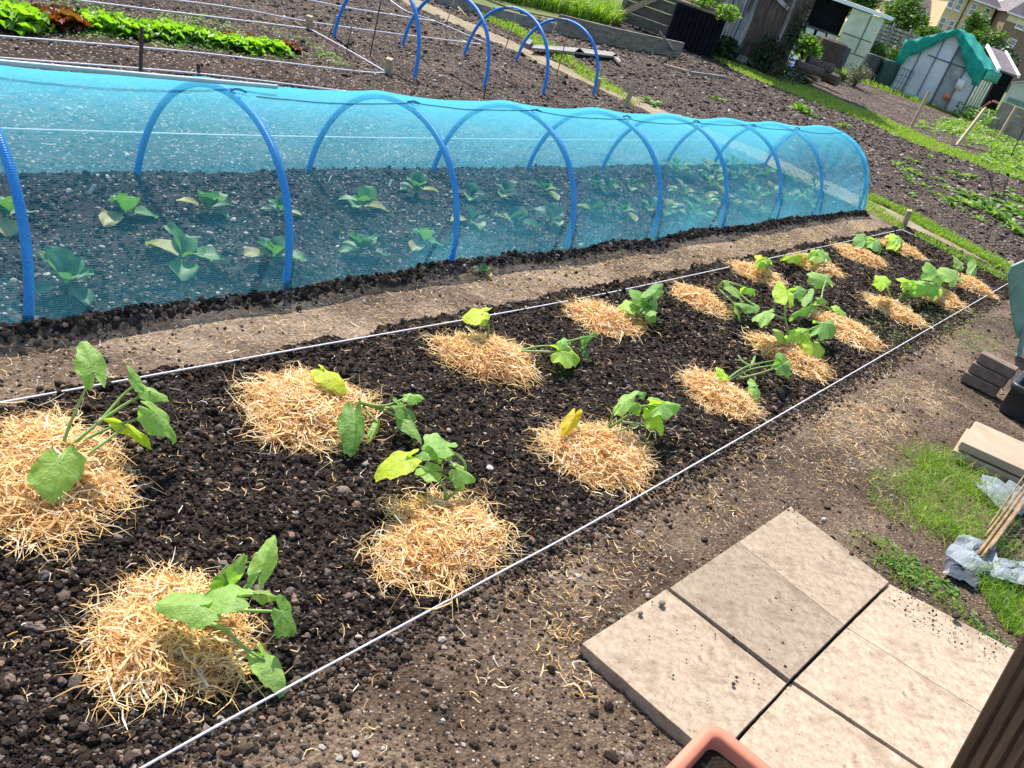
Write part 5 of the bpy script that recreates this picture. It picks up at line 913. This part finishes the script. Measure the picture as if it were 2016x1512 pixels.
A_ = G(1731, 150, 0)*.98; A_[2] = 0; stick(((1728, 150), (1762, 92)), 'bare leaning trunk left of the greenhouse', .09, 'bark', 'bare_trunk', 'bare trunks near the greenhouse', 'trunk')
# lattice fence
DFn = 50; f0_ = Q(1712, 70, DFn)[0]; f1_ = Q(1850, 105, DFn)[0]; zt = 2.05
fn = empty('slatted_fence', W((f0_+f1_)/2, DFn, 0), 'grey slatted fence behind the pale shed and the greenhouse', 'fence')
for k in range(11): bb = B(); uprightbox(bb, f0_, f1_, DFn+.02*(k % 2), DFn+.03+.02*(k % 2), .1+k*.18, .1+k*.18+.13); bb.build('slat', M['timber'], fn)
nfp = 5
for k in range(nfp): bb = B(); uu = f0_+(f1_-f0_)*k/(nfp-1); uprightbox(bb, uu-.06, uu+.06, DFn-.12, DFn-.01, 0, 2.2); bb.build('post', M['board'], fn)
# greenhouse
DG = 34.8
def gq(px, py, D=DG): return Q(px, py, D)
PH = math.radians(30); gd = HH*math.cos(PH)-FH*math.sin(PH); gl, _ = gq(1745, 176); rr0 = gq(1889, 226)[0]/DG; gr = gl+(rr0*DG-gl)/(math.cos(PH)+rr0*math.sin(PH)); gn = FH*math.cos(PH)+HH*math.sin(PH)
gz = 1.62; rz = 2.45; gm = (gl+gr)/2; bg = empty('greenhouse', W(gm, DG, 0), 'whitewashed greenhouse with green shade netting over its roof', 'greenhouse')
dirS = gn; LS = 2.3       # the side wall runs back
def gw(u, z, s=0.0, o=0.0): return HH*gl+FH*DG+gd*(u-gl)+gn*o+np.array([0, 0, z])+dirS*s
def gable_z(u): return gz+(rz-gz)*(1-abs(u-gm)/((gr-gl)/2))
nbay = 5; us = np.linspace(gl, gr, nbay+1)
for i in range(nbay):
    a, b_ = us[i], us[i+1]; pts = [(a, .04), (b_, .04), (b_, gable_z(b_)), (a, gable_z(a))]
    if a < gm < b_: pts = [(a, .04), (b_, .04), (b_, gable_z(b_)), (gm, rz), (a, gable_z(a))]
    bb = B(); bb.prism([gw(u+(.012 if u == a else -.012), z) for u, z in pts], gn*.012); bb.build('pane' if i != 3 else 'door_opening', M['pane'] if i < 3 or i == 4 else M['doorglass'], bg)
for i, u in enumerate(us): bb = B(); w_ = .045 if i == 3 else .02; bb.box(gw(u, gable_z(u)/2, 0, -.02), (w_, .04, gable_z(u)), (gd, gn, np.array([0, 0, 1.]))); bb.build('glazing_bar', M['frame'], bg)
bb = B(); bb.box(gw(gm+.2, 1.45, 0, -.02), ((gr-gl)*.55, .035, .035), (gd, gn, np.array([0, 0, 1.]))); bb.build('transom', M['frame'], bg)
for k in range(5):
    s0_, s1_ = LS*k/5+.02, LS*(k+1)/5-.02; bb = B(); bb.prism([gw(gr, .04, s0_), gw(gr, .04, s1_), gw(gr, gz, s1_), gw(gr, gz, s0_)], gd*.012); bb.build('pane', M['pane'], bg)
    bb = B(); bb.box(gw(gr+.012, gz/2, LS*k/5), (.03, .03, gz), (gd, gn, np.array([0, 0, 1.]))); bb.build('glazing_bar', M['frame'], bg)
bb = B(); bb.prism([gw(gl, .04, 0), gw(gl, .04, LS), gw(gl, gz, LS), gw(gl, gz, 0)], -gd*.012); bb.build('side_wall', M['pane'], bg)
bb = B(); bb.prism([gw(gl, .04, LS), gw(gr, .04, LS), gw(gr, gz, LS), gw(gm, rz, LS), gw(gl, gz, LS)], gn*.012); bb.build('back_wall', M['pane'], bg)
# shade net over roof: draped, hanging over gable and eaves
V = []; nn_, ns = 40, 14
for i in range(nn_+1):
    q = i/nn_; u = gl-.12+(gr-gl+.24)*q
    z = gable_z(min(max(u, gl), gr))+.05
    for j in range(ns+1):
        s = -.12+(LS+.2)*j/ns; V.append(gw(u, z+.02*math.sin(i*.9+j*.7), s))
F = [(i*(ns+1)+j, (i+1)*(ns+1)+j, (i+1)*(ns+1)+j+1, i*(ns+1)+j+1) for i in range(nn_) for j in range(ns)]
k0 = len(V)
for i in range(nn_+1):                                       # hanging front valance
    q = i/nn_; u = gl-.12+(gr-gl+.24)*q; z = gable_z(min(max(u, gl), gr))+.05; dr = .50+.10*math.sin(q*9+.5)+(.25 if q < .12 else 0)-.18*math.exp(-((q-.55)/.2)**2)+(.1 if q > .9 else 0)
    for j in range(4): V.append(gw(u, z-dr*j/3, -.13-.02*math.sin(i*1.1+j)))
F += [(k0+i*4+j, k0+(i+1)*4+j, k0+(i+1)*4+j+1, k0+i*4+j+1) for i in range(nn_) for j in range(3)]
k1 = len(V)
for j in range(ns+1):                                        # side hang on the right
    s = -.12+(LS+.2)*j/ns
    for m_ in range(4): V.append(gw(gr+.13+.01*math.sin(j+m_), gz+.04-.36*m_/3, s))
F += [(k1+j*4+m_, k1+(j+1)*4+m_, k1+(j+1)*4+m_+1, k1+j*4+m_+1) for j in range(ns) for m_ in range(3)]
bb = B(); bb.add(V, F); o = bb.build('shade_net', M['greennet'], bg, smooth=True); md = o.modifiers.new('t', 'SOLIDIFY'); md.thickness = .012
u, z = gq(1868, 215, DG-.9); c = W(u, DG-.9, .22); bb = B(); bb.box(c, (.42, .35, .44), (HH, FH, np.array([0, 0, 1.])), .02); tag(bb.build('planter_box', M['sand'], org=c), 'pale square planter in front of the greenhouse door', 'planter')
bb = B(); leaflets(bb, W(u+.1, DG-.9, .85), (.28, .25, .45), 500, .09, (0, .8)); tag(bb.build('potted_shrub', M['weed'], org=c), 'straggly plant in the pale planter at the greenhouse door', 'plant')
u, z = gq(1858, 190, DG-.1); bb = B(); c = gw(gr-.42, .8, 0, -.14); bb.tube([c, c+np.array([0, 0, .3])], .12, 14); tag(bb.build('white_bucket', M['white'], org=c, smooth=True), 'white bucket in the doorway of the greenhouse', 'bucket')
bb = B(); c = gw(gr-.62, .35, 0, -.14); bb.tube([c, c+np.array([0, 0, .22])], [.09, .12], 14); tag(bb.build('red_pot', M['terra'], org=c, smooth=True), 'reddish pot in the doorway of the greenhouse', 'flower pot')
rk = empty('wire_rack', gw(gl+.45, 0, 0, -.15), 'small wire rack leaning on the left panes of the greenhouse', 'rack')
for k in range(5): bb = B(); bb.tube([gw(gl+.2+k*.11, .1, 0, -.2), gw(gl+.2+k*.11, .85, 0, -.1)], .008, 5); bb.build('upright', M['frame'], rk)
for k in range(4): bb = B(); bb.tube([gw(gl+.2, .15+k*.22, 0, -.19+.03*k), gw(gl+.64, .15+k*.22, 0, -.19+.03*k)], .008, 5); bb.build('shelf', M['frame'], rk)
# stakes
peg(1793, 250, 1830, 180, 'tall square stake in front of the greenhouse', .06, 'pole', 'stake', 'tall stakes in the far plot')
peg(1884, 286, 1940, 213, 'thick leaning stake in the far plot, middle of three', .065, 'pole', 'stake', 'tall stakes in the far plot')
peg(1966, 270, 2001, 210, 'pale stake at the right in the far plot', .08, 'pole', 'stake', 'tall stakes in the far plot')
stick(((1932, 250), (1949, 218)), 'thin white cane between the two leaning stakes', .016, 'white')
stick(((1984, 320), (2022, 240)), 'thin dark cane by the right edge in the far plot', .012, 'darkcane')
bb = B(); pts = [G(1935, 212, 1.0), G(1942, 206, 1.15), G(1955, 200, 1.25), G(1965, 203, 1.2)]; bb.tube(pts, .018, 6, sub=5); tag(bb.build('red_hose', simple('red_hose', (.35, .05, .04), (.4, .07, .05), 5, .5, 0), org=pts[0], smooth=True), 'red hose arched beside the leaning stake', 'hose')
# block-walled greenhouse on the right
DB = 31.5; b0 = Q(1958, 228, DB)[0]; b1 = b0+2.6
_W0 = W; BP = math.radians(28); bd = HH*math.cos(BP)-FH*math.sin(BP); bn = FH*math.cos(BP)+HH*math.sin(BP)
def W(u, D, z): return HH*b0+FH*DB+bd*(u-b0)+bn*(D-DB)+np.array([0, 0, z])
def uprightbox(bb, u0, u1, D0, D1, z0, z1, t=.5): bb.box(W((u0+u1)/2, (D0+D1)/2, (z0+z1)/2), (abs(u1-u0), abs(D1-D0), abs(z1-z0)), (bd, bn, np.array([0, 0, 1.])), 0, t)
gb = empty('block_greenhouse', W(b0+1.3, DB, 0), 'low greenhouse with a concrete block base at the right edge', 'greenhouse')
hb = .95
for r_ in range(4):
    for k in range(7):
        x0 = b0+k*.40-(r_ % 2)*.2; x1 = min(x0+.39, b1); x0 = max(x0, b0)
        if x1-x0 < .05: continue
        bb = B(); uprightbox(bb, x0, x1, DB, DB+.1, r_*.235, r_*.235+.225); bb.build('block', M['block'], gb)
bb = B(); bb.prism([W(b0, DB+.01, hb), W(b1, DB+.01, hb), W(b1, DB+.01, 1.5), W((b0+b1)/2, DB+.01, 2.1), W(b0, DB+.01, 1.5)], bn*.03); bb.build('gable_panel', M['polyp'], gb)
bb = B(); bb.prism([W(b0-.03, DB-.05, 1.5), W((b0+b1)/2, DB-.05, 2.14), W((b0+b1)/2, DB+2.8, 2.14), W(b0-.03, DB+2.8, 1.5)], (0, 0, .04)); bb.prism([W((b0+b1)/2, DB-.05, 2.145), W(b1+.03, DB-.05, 1.5), W(b1+.03, DB+2.8, 1.5), W((b0+b1)/2, DB+2.8, 2.145)], (0, 0, .04)); bb.build('roof_panel', M['polyp'], gb)
bb = B(); bb.prism([W(b0, DB+.11, 0), W(b0, DB+2.8, 0), W(b0, DB+2.8, 1.5), W(b0, DB+.11, 1.5)], bd*.05); bb.build('side_panel', M['polyp'], gb)
bb = B(); uprightbox(bb, b0+.1, b0+1.1, DB-.02, DB+.005, .98, 1.12); bb.build('inner_shelf', M['greenp'], gb)
W = _W0
def uprightbox(bb, u0, u1, D0, D1, z0, z1, t=.5): bb.box(W((u0+u1)/2, (D0+D1)/2, (z0+z1)/2), (abs(u1-u0), abs(D1-D0), abs(z1-z0)), (HH, FH, np.array([0, 0, 1.])), 0, t)
# small dark shed between
DK = 37.0; k0_ = Q(1938, 200, DK)[0]; k1_ = Q(1985, 170, DK)[0]; zk = 1.7
ks = empty('small_shed', W((k0_+k1_)/2, DK, 0), 'small black shed with a brown roof and white barge boards right of the greenhouse', 'shed')
bb = B(); uprightbox(bb, k0_, k1_, DK, DK+2.2, 0, zk); bb.build('wall', M['dark'], ks)
bb = B(); bb.prism([W(k0_-.1, DK-.1, zk+.02), W(k1_+.1, DK-.1, zk+.02), W(k1_+.1, DK+2.3, zk+.65), W(k0_-.1, DK+2.3, zk+.65)], (0, 0, .05)); bb.build('roof', M['roof'], ks)
for u in (k0_-.12, k1_+.12): bb = B(); bb.prism([W(u-.04, DK-.12, zk+.0), W(u+.04, DK-.12, zk+.0), W(u+.04, DK+2.35, zk+.64), W(u-.04, DK+2.35, zk+.64)], (0, 0, .12)); bb.build('barge_board', M['winw'], ks)
# ------------------------------------------------------------------ trees and houses beyond
bush('tree', (1775, 42), 66, (2.0, 1.6, 1.9), 5200, .24, 'rounded green tree in front of the left house, above the fence', tr=(.2, 1), cat='tree', group='trees before the houses')
bush('tree', (1948, 84), 52, (1.15, 1.0, .85), 3600, .17, 'bushy tree right behind the roof of the greenhouse', tr=(.2, 1), cat='tree', group='trees before the houses')
bush('tree', (1700, 2), 75, (1.6, 1.5, 1.5), 2200, .28, 'small tree at the top edge left of the houses', tr=(.1, .8), cat='tree', group='trees before the houses')
bush('tree', (1922, 48), 74, (.9, .8, 1.0), 1400, .22, 'small bright bush against the house wall', tr=(.3, 1), cat='tree', group='trees before the houses')
bush('hedge', (1840, 76), 60, (3.0, 1.0, .55), 3200, .2, 'low bright hedge in front of the cream house', tr=(.4, 1), cat='hedge', clumps=12, trunk=False)
bush('hedge', (1958, 115), 46, (2.2, 1.0, .7), 3200, .17, 'dark hedge behind the small black shed', 'ivy', tr=(.1, 1), cat='hedge', clumps=12, trunk=False)
bush('shrub', (1572, 48), 46, (1.0, 1.0, 1.3), 1800, .18, 'shrub seen between the dark shed and the open shed', 'weed', tr=(0, .7))
def window(bld, u, z, D, w, h, ax=(None, None)):
    X, Nn = ax if ax[0] is not None else (HH, FH); base = W(0, D, 0) if ax[0] is None else ax[2]
    return
def house(label, D, u0, u1, z1, depth, wins, mat, roofh, winsz=(.72, 1.35), sidewins=()):
    h = empty('house', W((u0+u1)/2, D, 0), label, 'house', 'houses beyond the allotment')
    bb = B(); uprightbox(bb, u0, u1, D, D+depth, -2, z1); bb.build('wall', M[mat], h)
    o_ = .5; zr_ = z1+roofh; um = (u0+u1)/2; r0, r1 = u0+min(depth/2, (u1-u0)/2-.1), u1-min(depth/2, (u1-u0)/2-.1)
    P = [W(u0-o_, D-o_, z1+.02), W(u1+o_, D-o_, z1+.02), W(u1+o_, D+depth+o_, z1+.02), W(u0-o_, D+depth+o_, z1+.02), W(r0, D+depth/2, zr_), W(r1, D+depth/2, zr_)]
    bb = B(); bb.add(P, [(0, 1, 5, 4), (1, 2, 5), (2, 3, 4, 5), (3, 0, 4), (0, 3, 2, 1)]); bb.build('roof', M['roof'], h)
    bb = B(); uprightbox(bb, u0-o_, u1+o_, D-o_-.04, D-o_-.003, z1-.12, z1+.06); bb.build('gutter', M['winw'], h)
    w, hh_ = winsz
    for (u, z) in wins:
        bb = B()
        for (a0_, a1_, c0_, c1_) in ((-w/2, -w/2+.08, 0, hh_), (w/2-.08, w/2, 0, hh_), (-w/2+.08, w/2-.08, 0, .09), (-w/2+.08, w/2-.08, hh_-.09, hh_), (-w/2+.08, w/2-.08, hh_*.5-.04, hh_*.5+.04)): uprightbox(bb, u+a0_, u+a1_, D-.08, D-.003, z+c0_, z+c1_)
        f = bb.build('window', M['winw'], h)
        bb = B(); uprightbox(bb, u-w/2+.09, u+w/2-.09, D-.045, D-.02, z+.09, z+hh_-.09); o = link('pane', None) if False else bb.build('pane', M['glass'], org=np.array(h.location)); o.parent = f; o.location = (0, 0, 0)
        bb = B(); uprightbox(bb, u-w/2-.1, u+w/2+.1, D-.2, D-.085, z-.12, z-.01); o = bb.build('sill', M['winw'], org=np.array(h.location)); o.parent = f; o.location = (0, 0, 0)
    return h
DH = 125.0
def QH(px, py, D=DH): return Q(px, py, D)
ul = QH(1838, 62)[0]; ur = QH(1938, 62)[0]; ze = QH(1902, -6)[1]
w1 = [QH(1851, 52), QH(1866, 60), QH(1889, 68), QH(1918, 76)]; w2_ = [QH(1872, 6), QH(1884, 18), QH(1910, 28), QH(1935, 38)]
z1w = np.mean([w[1] for w in w1])-.2; z2w = np.mean([w[1] for w in w2_])-.2
hs = house('long cream house with two rows of white windows, lit by the sun', DH, ul, ur, ze, 9, [(w[0], z1w) for w in w1]+[(w[0], z2w) for w in w2_], 'render', 4.0)
bb = B(); uu = QH(1883, 50)[0]; bb.tube([W(uu, DH-.1, -1), W(uu, DH-.1, ze)], .07, 6); bb.build('drainpipe', M['bark'], hs)
bb = B(); dv = W(w1[2][0]+1.2, DH-.35, z1w+1.6); bb.tube([dv, dv+FH*.05], .34, 14); bb.build('satellite_dish', M['bark'], hs)
ur2 = ur+16; hs2 = house('house with wall browned for shade below a cream upper band at the right edge', DH-4, ur+.4, ur2, QH(1990, 26, DH-4)[1], 9, [(QH(1988, 88, DH-4)[0], QH(1988, 88, DH-4)[1]-.7), (QH(2012, 44, DH-4)[0], QH(2012, 44, DH-4)[1]-.7)], 'rendershade', 4.5, (1.0, 1.4))
bb = B(); uprightbox(bb, ur+.4, ur2, DH-4.06, DH-4.005, QH(1970, 36, DH-4)[1], QH(1990, 26, DH-4)[1]-.14); bb.build('upper_band', M['renderl'], hs2)  # cream strip of the wall above the brown painted as shade
lb0 = QH(1800, 40, 130)[0]; lb1 = QH(1846, 52, 130)[0]; hs3 = house('lower cream house with a grey hipped roof, between the tree and the long house', 130, lb0-3.5, lb1, QH(1840, 35, 130)[1], 8, [(QH(1820, 52, 130)[0], QH(1820, 52, 130)[1]-.6), (QH(1836, 54, 130)[0], QH(1836, 54, 130)[1]-.6)], 'render', 3.0)
c0_, c1_ = QH(1712, 18, 140)[0], QH(1775, 26, 140)[0]; hs4 = house('cream house behind the tree at the top edge', 140, c0_, c1_, QH(1735, 2, 140)[1], 9, [(QH(1722, 18, 140)[0], QH(1722, 18, 140)[1]-.6), (QH(1737, 22, 140)[0], QH(1737, 22, 140)[1]-.6)], 'renderl', 3.0, (1.1, 1.3))
# ------------------------------------------------------------------ light
sun_dir = Vector((.50, 1.0, 1.36)).normalized(); el = math.asin(sun_dir.z); az = math.atan2(sun_dir.x, sun_dir.y)
sl = bpy.data.lights.new('sun', 'SUN'); sl.energy = 4.6; sl.angle = math.radians(.53); sl.color = (1, .955, .88)
so = bpy.data.objects.new('sun', sl); COL.objects.link(so); so.rotation_euler = (-sun_dir).to_track_quat('-Z', 'Y').to_euler(); so.location = (0, 0, 20)
w = bpy.data.worlds.new('World'); scn.world = w; w.use_nodes = True; nt = w.node_tree; nt.nodes.clear()
sk = nt.nodes.new('ShaderNodeTexSky'); sk.sky_type = 'NISHITA'; sk.sun_disc = False; sk.sun_elevation = el; sk.sun_rotation = az
bgn = nt.nodes.new('ShaderNodeBackground'); bgn.inputs[1].default_value = .15; ow = nt.nodes.new('ShaderNodeOutputWorld'); nt.links.new(sk.outputs[0], bgn.inputs[0]); nt.links.new(bgn.outputs[0], ow.inputs[0])
scn.view_settings.view_transform = 'Standard'; scn.view_settings.look = 'None'; scn.view_settings.exposure = .95; scn.view_settings.gamma = 1
scn.cycles.transparent_max_bounces = 24; scn.cycles.max_bounces = 8; scn.cycles.use_denoising = True
